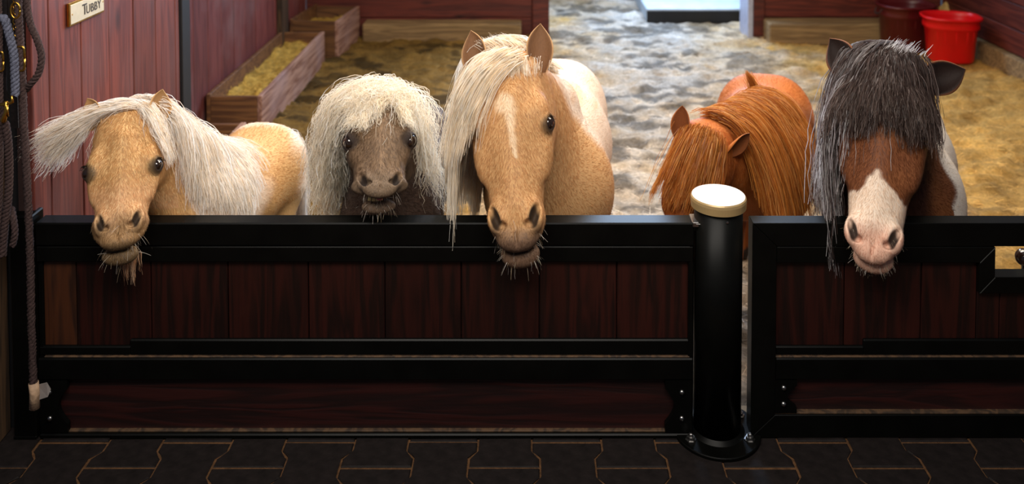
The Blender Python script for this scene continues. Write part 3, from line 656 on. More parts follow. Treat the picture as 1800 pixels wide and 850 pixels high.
#PONIES
# ================================================================ PONIES
def nrm(v): v = np.asarray(v, float); return v/(np.linalg.norm(v)+1e-9)
def rcone(p, a, b, ra, rb):
    ab = b-a; t = np.clip(((p-a)@ab)/(ab@ab), 0, 1)
    return np.linalg.norm(p-(a+t[..., None]*ab), axis=-1)-(ra+(rb-ra)*t)
def ellip(p, c, r, R=None):
    q = p-c
    if R is not None: q = q@R.T
    r = np.asarray(r); k0 = np.linalg.norm(q/r, axis=-1); k1 = np.linalg.norm(q/(r*r), axis=-1)
    return k0*(k0-1)/(k1+1e-6)
def smin(a, b, k): h = np.clip(k-np.abs(a-b), 0, None)/k; return np.minimum(a, b)-h*h*k*0.25
def smax(a, b, k): return -smin(-a, -b, k)
class Field:
    def __init__(s, lo, hi, flo, fhi, hf, hc):
        s.ax = []
        for i in range(3):
            a = np.arange(lo[i], flo[i], hc[i] if hasattr(hc, '__len__') else hc); b = np.arange(flo[i], fhi[i], hf); c = np.arange(fhi[i], hi[i]+0.02, hc)
            s.ax.append(np.concatenate([a, b, c]).astype(np.float32))
            x = s.ax[-1]; s.ax[-1] = x[np.concatenate([[True], np.diff(x) > 1e-4])]
        s.F = np.full([len(a) for a in s.ax], 0.2, np.float32)
    def sl(s, lo, hi):
        return tuple(slice(max(0, int(np.searchsorted(a, l))-1), min(len(a), int(np.searchsorted(a, h))+1)) for a, l, h in zip(s.ax, lo, hi))
    def pts(s, sl):
        return np.stack(np.meshgrid(*[a[q] for a, q in zip(s.ax, sl)], indexing='ij'), -1).astype(np.float32)
    def op(s, fn, lo, hi, k, mode='u', m=0.07):
        sl = s.sl(np.asarray(lo)-m, np.asarray(hi)+m); P = s.pts(sl)
        if P.size == 0: return
        d = fn(P)
        s.F[sl] = smin(s.F[sl], d, k) if mode == 'u' else smax(s.F[sl], -d, k)
    def cone(s, a, b, ra, rb, k=0.04):
        a, b = np.asarray(a, np.float32), np.asarray(b, np.float32); R = max(ra, rb)
        s.op(lambda p: rcone(p, a, b, ra, rb), np.minimum(a, b)-R, np.maximum(a, b)+R, k)
    def ell(s, c, r, k=0.03, R=None, mode='u'):
        c = np.asarray(c, np.float32); m = max(r); s.op(lambda p: ellip(p, c, r, R), c-m, c+m, k, mode, m=0.05)
    def idx(s, p):
        out = []
        for i in range(3):
            out.append(np.clip(np.interp(p[:, i], s.ax[i], np.arange(len(s.ax[i]))), 0, len(s.ax[i])-1.001))
        return out
    def samp(s, p):
        u = s.idx(p); i = [a.astype(int) for a in u]; f = [a-b for a, b in zip(u, i)]; o = 0
        for dx in (0, 1):
            for dy in (0, 1):
                for dz in (0, 1):
                    wgt = (f[0] if dx else 1-f[0])*(f[1] if dy else 1-f[1])*(f[2] if dz else 1-f[2])
                    o = o+wgt*s.F[i[0]+dx, i[1]+dy, i[2]+dz]
        return o
    def grad(s, p, h=0.006):
        g = np.stack([s.samp(p+np.eye(3)[i]*h)-s.samp(p-np.eye(3)[i]*h) for i in range(3)], 1)
        return g/(np.linalg.norm(g, axis=1)[:, None]+1e-7)
    def mesh(s):
        F = s.F; S = F < 0; n = np.array(F.shape)-1
        c = np.zeros(n, np.uint8)
        for a in (0, 1):
            for b in (0, 1):
                for d in (0, 1): c += S[a:a+n[0], b:b+n[1], d:d+n[2]]
        act = np.argwhere((c > 0) & (c < 8)); vid = np.full(n, -1, np.int32); vid[tuple(act.T)] = np.arange(len(act))
        acc = np.zeros((len(act), 3)); cnt = np.zeros(len(act))
        cor = [(a, b, d) for a in (0, 1) for b in (0, 1) for d in (0, 1)]
        X = [s.ax[i] for i in range(3)]
        for p in cor:
            for k in range(3):
                if p[k]: continue
                r = list(p); r[k] = 1
                i0 = act+p; i1 = act+r; f0 = F[tuple(i0.T)]; f1 = F[tuple(i1.T)]
                m = (f0 < 0) != (f1 < 0); t = np.where(m, f0/(f0-f1+1e-12), 0)
                P0 = np.stack([X[j][i0[:, j]] for j in range(3)], 1); P1 = np.stack([X[j][i1[:, j]] for j in range(3)], 1)
                acc += np.where(m[:, None], P0+(P1-P0)*t[:, None], 0); cnt += m
        V = acc/cnt[:, None]; Q = []
        for k in range(3):
            sl0 = [slice(None)]*3; sl1 = [slice(None)]*3; sl0[k] = slice(0, -1); sl1[k] = slice(1, None)
            e = S[tuple(sl0)] != S[tuple(sl1)]; E = np.argwhere(e); a, b = [j for j in range(3) if j != k]
            ok = (E[:, a] > 0) & (E[:, b] > 0) & (E[:, a] < n[a]) & (E[:, b] < n[b]); E = E[ok]
            def g(da, db):
                q = E.copy(); q[:, a] -= da; q[:, b] -= db; return vid[tuple(q.T)]
            qd = np.stack([g(1, 1), g(0, 1), g(0, 0), g(1, 0)], 1)
            ins = S[tuple(E.T)]; flip = ins if k != 1 else ~ins
            qd[~flip] = qd[~flip][:, ::-1]; Q.append(qd)
        return V, np.concatenate(Q)

ST = np.array([-.08, 0, .1, .2, .3, .4, .5, .6, .7, .8, .88, .95, 1.0, 1.06])
SW = np.array([.10, .140, .170, .195, .205, .195, .174, .152, .136, .126, .134, .124, .104, .08])
SF = np.array([.00, .05, .085, .11, .118, .112, .098, .082, .068, .060, .058, .040, .005, -.02])
SB = np.array([-.10, -.16, -.24, -.30, -.33, -.325, -.28, -.225, -.18, -.15, -.14, -.13, -.115, -.10])

def ear_geo(base, up, fwd, length, width):
    """cupped leaf-shaped ear: outer and inner skin, open towards fwd"""
    side = nrm(np.cross(up, fwd)); fwd = nrm(np.cross(side, up)); nu, nv = 14, 9; V = []; inner = []
    for lay in (0, 1):
        for i in range(nu+1):
            u = i/nu; b = width*(0.58+1.5*u-2.08*u**2.4)*(1-0.25*lay*0) if u < 1 else 0.0
            b = max(b, 0.0005); cup = 1.25*(1-u)**0.55+0.22
            for j in range(nv+1):
                a = (j/nv*2-1)*cup*1.15; R = b/max(math.sin(min(cup, 1.5)), 0.25)*(1 if lay == 0 else 0.86)
                x = math.sin(a)*R; y = -math.cos(a)*R+R*0.25*0+ (0.0)
                V.append(base+up*(length*(u*(1 if lay == 0 else 0.985)))+side*x+fwd*(y+R*0.55+0.18*length*math.sin(u*2.6)*0.35)); inner.append(lay)
    V = np.array(V); q = []; m = nv+1; off = (nu+1)*m
    for i in range(nu):
        for j in range(nv):
            a = i*m+j; q.append((a, a+1, a+m+1, a+m)); q.append((off+a+m, off+a+m+1, off+a+1, off+a))
    for i in range(nu):
        for j in (0, nv):
            a = i*m+j; b = a+off; qq = (a, a+m, b+m, b); q.append(qq if j == 0 else qq[::-1])
    return V, np.array(q), np.array(inner)

def tubes(paths, r0, r1, col, colt=None):
    """paths n,s,3 -> thin tapered strands"""
    n, s, _ = paths.shape; T = np.gradient(paths, axis=1); T /= np.linalg.norm(T, axis=2)[..., None]+1e-9
    ref = np.array([0.31, 0.2, 0.93]); N = np.cross(T, ref); N /= np.linalg.norm(N, axis=2)[..., None]+1e-9; B = np.cross(T, N)
    t = np.linspace(0, 1, s)[None, :, None]; r = (np.asarray(r0).reshape(-1, 1, 1)*(1-t)+np.asarray(r1).reshape(-1, 1, 1)*t)
    ph = rng.uniform(0, 6.28, (n, 1, 1)); tw = rng.uniform(-2, 2, (n, 1, 1))*t; W = np.cos(ph+tw)*N+np.sin(ph+tw)*B
    V = np.stack([paths-W*r*1.25, paths+W*r*1.25], 2).reshape(-1, 3); sides = 2
    base = (np.arange(n)[:, None]*s+np.arange(s-1)[None, :])*2
    Q = np.stack([base, base+1, base+3, base+2], -1).reshape(-1, 4)
    if colt is None: colt = col
    cc = (col[:, None]*(1-t)+colt[:, None]*t); K = np.repeat(cc.reshape(n*s, 3), sides, axis=0)
    return V, Q, K

def groom(fd, roots, d0, length, flow, nseg=14, off=(0.002, 0.02), stiff=0.72, clumpn=120, clump=0.6, curl=0.006, cfreq=22, wave=0.0, floor=None, jitter=0.0):
    n = len(roots); p = roots.copy(); d = d0/np.linalg.norm(d0, axis=1)[:, None]; step = (length/(nseg-1))[:, None]
    offs = rng.uniform(off[0], off[1], n); out = []
    for i in range(nseg):
        sd = fd.samp(p); m = sd < offs
        if m.any():
            g = fd.grad(p[m]); p[m] += g*np.minimum((offs[m]-sd[m]), 0.03)[:, None]
            dn = (d[m]*g).sum(1); d[m] = d[m]-g*np.minimum(dn, 0)[:, None]*0.9
        if floor is not None: p = floor(p)
        out.append(p.copy())
        f = flow(p, i/(nseg-1)); f = f/(np.linalg.norm(f, axis=1)[:, None]+1e-9)
        d = d*stiff+f*(1-stiff)+rng.normal(0, 1, (n, 3))*jitter; d /= np.linalg.norm(d, axis=1)[:, None]+1e-9
        p = p+d*step
    P = np.stack(out, 1)
    if clumpn:
        cidx = rng.choice(n, min(clumpn, n), replace=False)
        D = ((roots[:, None, :]-roots[None, cidx, :])**2).sum(-1); own = cidx[D.argmin(1)]
        t = np.linspace(0, 1, nseg)[None, :, None]**0.8
        wv = clump*t*rng.uniform(0.6, 1.0, (n, 1, 1))
        P = P*(1-wv)+(P[own]+rng.normal(0, 0.0025, (n, 1, 3)))*wv
    if curl:
        t = np.linspace(0, 1, nseg)[None, :]; ln = length[:, None]
        ph = rng.uniform(0, 6.28, (n, 3, 1)); fr = cfreq*rng.uniform(.7, 1.3, (n, 3, 1))
        P = P+np.transpose(np.sin(ph+fr*(t*ln)[:, None, :]*6.28)*curl*rng.uniform(.3, 1, (n, 3, 1))*(t[:, None, :])**0.5, (0, 2, 1))
    return P

def mixc(cols, n, jit=0.12):
    cols = np.array([lin(c) for c in cols]); a = cols[rng.integers(0, len(cols), n)]; b = cols[rng.integers(0, len(cols), n)]
    t = rng.random((n, 1)); return np.clip((a*t+b*(1-t))*rng.uniform(1-jit, 1+jit*.6, (n, 1)), 0, 0.96)
def blend(a, b, t): t = np.clip(t, 0, 1)[:, None]; return a*(1-t)+b*t
def sstep(x, a, b): t = np.clip((x-a)/(b-a), 0, 1); return t*t*(3-2*t)
def n3(p, s, seed):
    return (vnoise(p[:, 0]+p[:, 2]*0.7, p[:, 1]+p[:, 2]*0.6, s, seed)+vnoise(p[:, 0]-p[:, 2]*0.8+3, p[:, 1]*0.5-p[:, 2], s*1.1, seed+5))*0.5

def pony(label, P, Mz, face, Wf, chest, rump, rb, top_w, paint, ear_len, ear_dir, jaw=0.0, neck_r=0.085, hf=0.0036, ear_w=0.30, ear_col=None, legs=True, mouth_open=0.0, Df=1.0, nl=.86, el_=.345, er_=.0385, ear_x=.13, nd=0.0, mtilt=.8, mslit=.0062, mdeep=.055, chin=.125, ul=.075, mz=1.0, ns=1.0, gz=(.80, .62, -.05)):
    P = np.array(P, float); Mz = np.array(Mz, float); chest = np.array(chest, float); rump = np.array(rump, float)
    L = np.linalg.norm(Mz-P); l = (Mz-P)/L; fv = np.array(face, float); d = nrm(fv-(fv@l)*l); wv = nrm(np.cross(l, d))
    if wv[0] < 0: wv = -wv
    H = lambda w_, l_, d_: P+L*(w_*wv+l_*l+d_*d)
    Rm = np.stack([wv, l, d])
    corners = np.array([H(a, b, c) for a in (-.27, .27) for b in (-.14, 1.12) for c in (-.36, .2)])
    hlo, hhi = corners.min(0), corners.max(0)
    blo = np.minimum(np.minimum(chest, rump)-rb-0.08, hlo-0.03); bhi = np.maximum(np.maximum(chest, rump)+rb+0.08, hhi+0.03); blo[2] = -0.02
    fd = Field(blo, bhi, hlo, hhi, hf, 0.016)
    # ---- trunk
    ax = nrm((rump-chest)*[1, 1, 0]); sd = np.cross(ax, [0, 0, 1]); up = np.array([0, 0, 1.])
    mid = (chest+rump)/2
    fd.cone(chest+ax*0.02, mid, rb*0.86, rb*1.02, 0.05); fd.cone(mid, rump-ax*rb*0.15, rb*1.02, rb*0.98, 0.08)
    fd.cone(chest+ax*.03+up*rb*.45, chest+ax*.14+up*rb*.55, rb*.55, rb*.5, 0.08)      # withers
    for s in (-1, 1):
        fd.ell(chest+ax*0.03+sd*s*rb*0.5-up*rb*0.1, (rb*.55, rb*.6, rb*.85), 0.08)     # shoulders
        fd.ell(rump-ax*0.03+sd*s*rb*0.42-up*rb*0.1, (rb*.58, rb*.72, rb*.95), 0.08)     # haunches
    # ---- neck
    wth = chest+ax*0.10+up*(top_w-chest[2]-0.075); throat = H(0, .16, -.22); pollin = H(0, .05, -.10)
    fd.cone(wth, pollin, 0.085*rb/.17, neck_r*0.75, 0.06); fd.cone(chest-up*0.0, throat, rb*0.74, neck_r*1.05, 0.07)
    fd.cone((wth+chest)/2, (pollin+throat)/2, rb*0.62, neck_r*1.05, 0.07)
    # ---- head: lofted sections
    Hc = np.float32(Rm); Pf = P.astype(np.float32)
    def headf(p):
        q = ((p-Pf)@Hc.T)/L; t0 = q[..., 1]; t = np.interp(t0, [-.2, el_, nl, 1.0, 1.2], [-.2, .345, .875, 1.0, 1.2])
        Wd = np.interp(t, ST, SW*Wf); f = np.interp(t, ST, SF*Df); b = np.interp(t, ST, SB*Df)
        c = (f*0.45+b*0.55); dh = np.where(q[..., 2] > c, f-c, c-b)
        Wd = Wd*(1+(mz-1)*np.clip((t-.55)/.3, 0, 1))
        Wd = Wd*(1-0.22*np.clip((c-q[..., 2])/(c-b), 0, 1)**1.5)          # jaw narrower than the forehead
        k = ((np.abs(q[..., 0])/Wd)**2.3+(np.abs(q[..., 2]-c)/dh)**2.3)**(1/2.3)
        s = (k-1)*np.minimum(Wd, dh)
        s = smax(s, t-0.97, 0.10); s = smax(s, -.07-t, 0.10)
        return (s*L).astype(np.float32)
    fd.op(headf, hlo, hhi, 0.05)
    E = {}
    for s in (-1, 1):
        ey = 0.180*Wf; ec = H(s*ey, el_, .030); E[s] = ec; er = er_*L
        g = nrm(s*wv*gz[0]+d*gz[1]+l*gz[2])
        fd.ell(H(s*.145*Wf, el_-.075, .045), (L*.055, L*.075, L*.05), 0.05*L*1.2, Rm)           # brow
        fd.ell(H(s*.150*Wf, .47, -.03), (L*.045, L*.13, L*.05), 0.08*L, Rm)                 # facial crest
        fd.ell(H(s*.135*Wf, .33, -.19), (L*.055, L*.15, L*.13), 0.08*L, Rm)                 # jowl
        fd.ell(H(s*.105*Wf, el_-.17, .125), (L*.035, L*.045, L*.025), 0.06*L, Rm, 'c')             # hollow above the eye
        fd.ell(ec-g*er*0.12, (er*1.30,)*3, 0.035*L, None)                                   # lids
        t1 = nrm(l*0.97+g*0.0-d*0.15*0); t1 = nrm(t1-(t1@g)*g); t2 = np.cross(g, t1)
        Re = np.stack([g, t1, t2]); fd.ell(ec+g*er*0.95, (er*0.75, er*0.98, er*0.66), 0.010*L, Re, 'c')
        nx_ = .080*Wf**0.7
        fd.ell(H(s*nx_, nl-.005, .030+nd*.5), (L*.056*Wf**.5*mz, L*.082*mz, L*.050), 0.03*L, Rm)           # nostril wing
    fd.cone(H(0, .2, .055*Df), H(0, nl-.07, .020*Df), L*.075*Wf**.6, L*.052*Wf**.5, 0.05*L)     # nasal bone
    fd.ell(H(0, nl+ul, -.005), (L*.088*Wf**.6*mz, L*.060*mz, L*.066), 0.03*L, Rm)               # upper lip
    cl_ = nl+chin if jaw < .05 else .93
    fd.ell(H(0, cl_, -.100-jaw), (L*.094*Wf**.6*mz, L*.070, L*.062), 0.02*L, Rm)                # chin and lower lip
    if jaw > 0: fd.cone(H(0, .75, -.13), H(0, cl_-.02, -.10-jaw), L*.07, L*.06, 0.03*L)
    for s in (-1, 1):
        nx_ = .092*Wf**0.7*(1+(mz-1)*.7)
        a = 0.42*s; c_, s_ = math.cos(a), math.sin(a)
        Rn = np.array([[c_, s_, 0], [-s_, c_, 0], [0, 0, 1]])@Rm
        fd.ell(H(s*nx_*1.06, nl-.004, .080+nd), (L*.021*ns, L*.056*ns, L*.056), 0.014*L, Rn, 'c')
        fd.ell(H(s*nx_*0.76, nl+.040, .064+nd), (L*.026*ns, L*.018*ns, L*.040), 0.014*L, Rm, 'c')
    mn = nrm(l*mtilt-d*(1-mtilt)*1.6); mi = nrm(-d*1.0-l*.0); mi = nrm(mi-(mi@mn)*mn); Rmo = np.stack([wv, np.cross(mn, wv)*0+mi, mn])
    if jaw < .05: fd.ell(H(0, nl+chin-.005, -.035), (L*.125*Wf**.6, L*mdeep, L*mslit), 0.012*L, Rmo, 'c')
    else: fd.ell(H(0, 1.01, -.075-jaw*0.40), (L*.080*Wf**.6, L*.115, L*(.0125+mouth_open)), 0.014*L, Rm, 'c')
    fd.ell(H(0, nl+.09, .055), (L*.005, L*.045, L*.016), 0.02*L, Rm, 'c')                     # philtrum
    # ---- legs
    if legs:
        k = rb/0.17
        for s in (-1, 1):
            b = chest+ax*0.04+sd*s*rb*0.52; zc = chest[2]-rb*0.6
            pts = [(b[0], b[1], zc), (b[0], b[1], zc*.52), (b[0], b[1], .10), (b[0]-ax[0]*.025, b[1]-ax[1]*.025, .055)]
            for (p0, p1, r0, r1) in zip(pts, pts[1:], (.062, .036, .026), (.036, .026, .028)): fd.cone(p0, p1, r0*k, r1*k, 0.03)
            fd.cone((pts[3][0], pts[3][1], .05), (pts[3][0]-ax[0]*.012, pts[3][1]-ax[1]*.012, .030), .032, .036, 0.01)
            b = rump-ax*0.02+sd*s*rb*0.5; bk = ax
            pts = [b-np.array([0, 0, rb*.5]), b+np.array([-bk[0]*.05, -bk[1]*.05, -rb*1.1]), np.array([b[0]+bk[0]*.07, b[1]+bk[1]*.07, rump[2]*.44]), np.array([b[0]+bk[0]*.05, b[1]+bk[1]*.05, .10]), np.array([b[0]+bk[0]*.025, b[1]+bk[1]*.025, .055])]
            for (p0, p1, r0, r1) in zip(pts, pts[1:], (.10, .075, .037, .027), (.075, .038, .027, .029)): fd.cone(p0, p1, r0*k, r1*k, 0.03)
            fd.cone((pts[4][0], pts[4][1], .05), (pts[4][0]-bk[0]*.012, pts[4][1]-bk[1]*.012, .030), .032, .036, 0.01)
    fd.F[:, :, :] = np.maximum(fd.F, (-(fd.ax[2]-0.004))[None, None, :])      # flat hooves
    V, Q = fd.mesh()
    # ---- colours
    def local(V): return ((V-P)@Rm.T)/L
    hl = local(V); tb = (V-chest)@ax/max(np.linalg.norm((rump-chest)[:2]), .1); sb = (V-chest)@sd
    hn = rng.uniform(-1, 1, len(V))
    col = paint(V, hl, tb, sb)
    hoof = V[:, 2] < 0.055; col[hoof] = np.array(lin((52, 44, 38)))
    # dark skin around eyes; insides of the nostrils coloured near black
    for s in (-1, 1):
        r = np.linalg.norm(V-E[s], axis=1)/er
        col = blend(col, np.array([lin((34, 24, 20))]), 1-sstep(r, 1.15, 1.75))
    inn = np.zeros(len(V))
    for s in (-1, 1):
        q = (hl-np.array([s*.092*Wf**.7*(1+(mz-1)*.7)*.98, nl+.008, .045+nd]))/np.array([.030*ns, .062*ns, .045]); inn = np.maximum(inn, 1-sstep(np.linalg.norm(q, axis=1), .55, 1.05))
    col = blend(col, np.array([lin((24, 16, 13))]), inn*0.95)
    # ---- ears
    Vs, Qs, Cs = [V], [Q], [col]; nb = len(V)
    for s in (-1, 1):
        ed = ear_dir if not isinstance(ear_dir, dict) else ear_dir[s]
        upv = nrm(-l*ed[0]+d*ed[1]+wv*s*ed[2]); fw = nrm(d*0.9+wv*s*0.5 if len(ed) < 4 else d*math.cos(ed[3])+wv*s*math.sin(ed[3]))
        el = ear_len*L; ev, eq, inner = ear_geo(H(s*ear_x*Wf, .055, -.025), upv, fw, el, el*ear_w)
        ec_ = paint(ev, np.tile([0, .1, .1], (len(ev), 1)), np.zeros(len(ev)), np.zeros(len(ev)))
        dark = np.array(lin(ear_col if ear_col else (96, 66, 44)))
        c2 = np.where(inner[:, None] == 1, dark[None], ec_*0.9); Vs.append(ev); Qs.append(eq+nb); Cs.append(c2); nb += len(ev)
    me = np_mesh('body', np.concatenate(Vs), quads=np.concatenate(Qs), col=np.concatenate(Cs))
    base = np.array([(chest[0]+rump[0])/2, (chest[1]+rump[1])/2, 0])
    root = thing('pony', label, 'pony', tuple(base), 'ponies behind the gates')
    def part(name, me_, m_, **k):
        o = obj(name, me_, m_, root, **k); o.location = -base; return o
    bd = part('body', me, M['coat'])
    for s in (-1, 1):
        bm = bmesh.new(); bmesh.ops.create_uvsphere(bm, u_segments=28, v_segments=20, radius=er*1.0)
        o = shade(obj('eye', bm, M['eye'], root)); g = nrm(s*wv*gz[0]+d*gz[1]+l*gz[2]); o.location = Vector(E[s]+g*er*0.10-base)
    # lashes and whiskers
    return dict(L=L, l=l, d=d, w=wv, H=H, fd=fd, root=root, part=part, chest=chest, rump=rump, ax=ax, sd=sd, wth=wth, poll=pollin, V=V, Q=Q, col=col, hl=hl, E=E, er=er, nl=nl, gz=gz, nd=nd, mz=mz, ns=ns, Wf=Wf, jaw=jaw, Df=Df, local=local, neck_r=neck_r, top_w=top_w, rb=rb)

def hairobj(k, name, sets, kind=None, label=None):
    if name in ('whiskers', 'eyelashes', 'beard'): kind = 'stuff'
    V, Q, K = [], [], []; n = 0
    for v, q, c in sets: V.append(v); Q.append(q+n); K.append(c); n += len(v)
    return k['part'](name, np_mesh(name, np.concatenate(V), quads=np.concatenate(Q), col=np.concatenate(K)), M['hair'], label=label, kind=kind)

def fuzz(k, n=30000, ln=0.011, wd=0.0008, lift=0.26, zmin=0.55, white=1.06):
    """short coat hair lying along the body: one thin blade each"""
    V, Q = k['V'], k['Q']; cen = V[Q].mean(1); a = V[Q[:, 2]]-V[Q[:, 0]]; b = V[Q[:, 3]]-V[Q[:, 1]]; nm = np.cross(a, b); ar = np.linalg.norm(nm, axis=1); nm /= ar[:, None]+1e-12
    camv = np.array([0, 0, CH])-cen; facing = (nm*camv).sum(1)/np.linalg.norm(camv, axis=1)
    hl = k['local'](cen); ishead = (hl[:, 1] > -.1) & (hl[:, 1] < 1.1) & (np.abs(hl[:, 2]) < .5)
    pr = ar*(cen[:, 2] > zmin)*(facing > -0.35)*np.where(ishead, 2.6, 1.0)
    for s in (-1, 1): pr *= np.linalg.norm(cen-k['E'][s], axis=1) > k['er']*1.35
    for s in (-1, 1):
        q_ = (hl-np.array([s*.092*k['Wf']**.7*(1+(k['mz']-1)*.7), k['nl']+.008, .05+k['nd']]))/np.array([.028*k['ns'], .058*k['ns'], .06]); pr *= np.linalg.norm(q_, axis=1) > 1
    n = int(n*1.35); f = rng.choice(len(Q), n, p=pr/pr.sum()); u = rng.random((n, 1)); v = rng.random((n, 1)); q = V[Q[f]]
    p = (q[:, 0]*(1-u)+q[:, 1]*u)*(1-v)+(q[:, 3]*(1-u)+q[:, 2]*u)*v
    nn = nm[f]; h = ishead[f][:, None]
    fl = np.where(h, k['l']+0.5*k['w']*np.sign(hl[f, 0])[:, None]*0.7-0.35*k['d'], k['ax']*1.0-np.array([0, 0, .5]))
    fl = fl-(fl*nn).sum(1)[:, None]*nn; fl /= np.linalg.norm(fl, axis=1)[:, None]+1e-9
    d = fl+nn*lift+rng.normal(0, .16, (n, 3)); d /= np.linalg.norm(d, axis=1)[:, None]
    Ln = ln*rng.uniform(.6, 1.3, n); mz = sstep(hl[f, 1], .75, .95)*h[:, 0]; Ln *= 1-0.5*mz
    side = np.cross(d, nn); side /= np.linalg.norm(side, axis=1)[:, None]+1e-9
    W = wd*rng.uniform(.6, 1.2, n)[:, None]
    tip = p+d*Ln[:, None]-nn*(Ln*0.12)[:, None]
    VV = np.stack([p-side*W, p+side*W, tip], 1).reshape(-1, 3); F = np.arange(3*n).reshape(n, 3)
    c = k['col'][Q[f, 0]]*rng.uniform(.87, 1.13, (n, 1))*white; c = np.repeat(np.clip(c, 0, .92), 3, axis=0)
    o = k['part']('coat_hair', np_mesh('coat_hair', VV, faces3=F, col=c), M['hair'], kind='stuff'); return o

def whiskers(k, n=90, ln=0.035, cols=((236, 226, 214), (180, 160, 130)), side=0.0, r=0.00045, lo=.86):
    H, L = k['H'], k['L']; P = []
    w_ = rng.uniform(-1, 1, n); t = rng.uniform(k['nl']-.02, 1.05, n)
    dd = rng.uniform(-.18-k['jaw'], .0, n)
    R0 = np.array([H(a*.12*k['Wf']**.6, b, c) for a, b, c in zip(w_, t, dd)])
    out = np.array([k['w']*a*1.3+k['l']*0.8+k['d']*(0.35*rng.normal()) for a in w_]); out /= np.linalg.norm(out, axis=1)[:, None]
    p = R0.copy()
    for _ in range(6):
        sdv = k['fd'].samp(p); p = p-k['fd'].grad(p)*np.clip(sdv, -.02, .02)[:, None]
    g = k['fd'].grad(p); d0 = g*0.8+k['l']*0.55+rng.normal(0, .25, (n, 3)); d0 /= np.linalg.norm(d0, axis=1)[:, None]
    ln_ = ln*rng.uniform(.4, 1.25, n); s = np.linspace(0, 1, 6)
    path = p[:, None]+d0[:, None]*(ln_[:, None]*s)[..., None]+(np.array([0, 0, -1.])*(ln_[:, None]*s**2*.22)[..., None])
    return hairobj(k, 'whiskers', [tubes(path, np.full(n, r), np.full(n, r*.35), mixc(cols, n))])

def brow_lashes(k, col=(40, 28, 20)):
    sets = []
    for s in (-1, 1):
        n = 26; g = nrm(s*k['w']*k['gz'][0]+k['d']*k['gz'][1]+k['l']*k['gz'][2]); er = k['er']; E = k['E'][s]; up = -k['l']
        t2 = nrm(np.cross(g, up)); a = np.linspace(-1.1, 1.1, n)+rng.normal(0, .05, n)
        rt = E+g*er*.75+np.array([up*math.cos(x)*er*.85+t2*math.sin(x)*er*.7 for x in a])
        d = np.array([g*1.0+up*.15+t2*math.sin(x)*.4 for x in a]); d /= np.linalg.norm(d, axis=1)[:, None]; ss = np.linspace(0, 1, 5); le = er*.62
        path = rt[:, None]+d[:, None]*(le*ss)[None, :, None]+np.array([0, 0, -1.])*(le*.35*ss**2)[None, :, None]
        sets.append(tubes(path, np.full(n, .0006), np.full(n, .0002), mixc((col,), n)))
    return hairobj(k, 'eyelashes', sets)

def crest_roots(k, n, t0=0.0, t1=1.0, spread=0.02, lift=0.0):
    t = rng.uniform(t0, t1, n); a = k['H'](0, -.03, -.05); b = k['wth']+np.array([0, 0, k['rb']*.4])
    mid = (a+b)/2+nrm(a-b+[0, 0, .6])*0.05
    p = (1-t)[:, None]**2*a+2*((1-t)*t)[:, None]*mid+(t**2)[:, None]*b
    p = p+k['sd']*rng.normal(0, spread, n)[:, None]
    for _ in range(8):
        sdv = k['fd'].samp(p); p = p-k['fd'].grad(p)*np.clip(sdv-0.001, -.03, .03)[:, None]
    return p, t

def tail(k, cols, n=1500, ln=0.45):
    r = k['rump']+k['ax']*k['rb']*.85+np.array([0, 0, k['rb']*.35]); R = np.tile(r, (n, 1))+rng.normal(0, .013, (n, 3))
    P = groom(k['fd'], R, np.tile(k['ax']+[0, 0, .3], (n, 1))+rng.normal(0, .15, (n, 3)), ln*rng.uniform(.7, 1.1, n), lambda p, t: np.tile([0, 0, -1.], (len(p), 1)), 12, (.004, .03), .55, 30, .5, .004)
    return hairobj(k, 'tail', [tubes(P, np.full(n, .0011), np.full(n, .0005), mixc(cols, n))])
down = np.array([0, 0, -1.])
def A(*c): return np.array([lin(c)])

# ---------------------------------------------------------------- 1 leftmost pony: golden with a cream mane
def paint1(V, hl, tb, sb):
    n = len(V); c = np.repeat(A(208, 168, 116), n, 0); ns = n3(V, 9, 31); nf = n3(V, 40, 37)
    c = blend(c, A(192, 144, 88), sstep(ns, .45, .8)*0.6)
    head = hl[:, 1] > -.2; w_, l_, d_ = hl.T
    hd = (l_ > -.05) & (l_ < 1.1) & (np.abs(w_) < .35) & (d_ > -.4)
    c = blend(c, A(216, 176, 134), hd*sstep(l_, .45, .62)*(1-sstep(l_, .78, .86))*0.7)
    c = blend(c, A(146, 114, 80), hd*sstep(l_+nf*.05, .70, .86)*.8)
    c = blend(c, A(92, 74, 52), hd*sstep(l_, .88, .96)*.85)
    body = ~hd & (V[:, 1] > 2.9)
    c = blend(c, A(236, 220, 204), body*sstep(tb+ns*.5, 1.1, 1.35))
    c = blend(c, A(238, 222, 206), body*sstep(.5-tb+ns*.7-.2*V[:, 2], .35, .6)*0.8)
    return c
k = pony('golden pony with a windswept cream forelock, leftmost, looking over the gate', at(224, 205, 2.86), at(206, 450, 2.62), (.27, -1, .3), 1.24,
    (-1.16, 3.02, .60), (-1.03, 3.42, .645), .155, .80, paint1, .25, {-1: (.9, .1, .35), 1: (.95, .15, .15)}, neck_r=.075, ear_col=(150, 112, 72), ear_w=.34, jaw=.02, ul=.12, chin=.20, nl=.77, mz=1.15, ns=1.25, el_=.40, er_=.048, ear_x=.165)
K1 = k
m1 = ((250, 244, 238), (246, 236, 224), (253, 250, 247), (236, 218, 194))
n = 9500; R, t = crest_roots(k, n, .10, .72, .022)
Pm = groom(k['fd'], R, np.array([.9, .15, .05])+rng.normal(0, .22, (n, 3)), rng.uniform(.24, .40, n), lambda p, u: np.tile([.10*(1-u), -.10, -1.], (len(p), 1)), 15, (.003, .04), .70, 160, .45, .006, 9)
n2_ = 900; R2, t2 = crest_roots(k, n2_, .12, .9, .015)
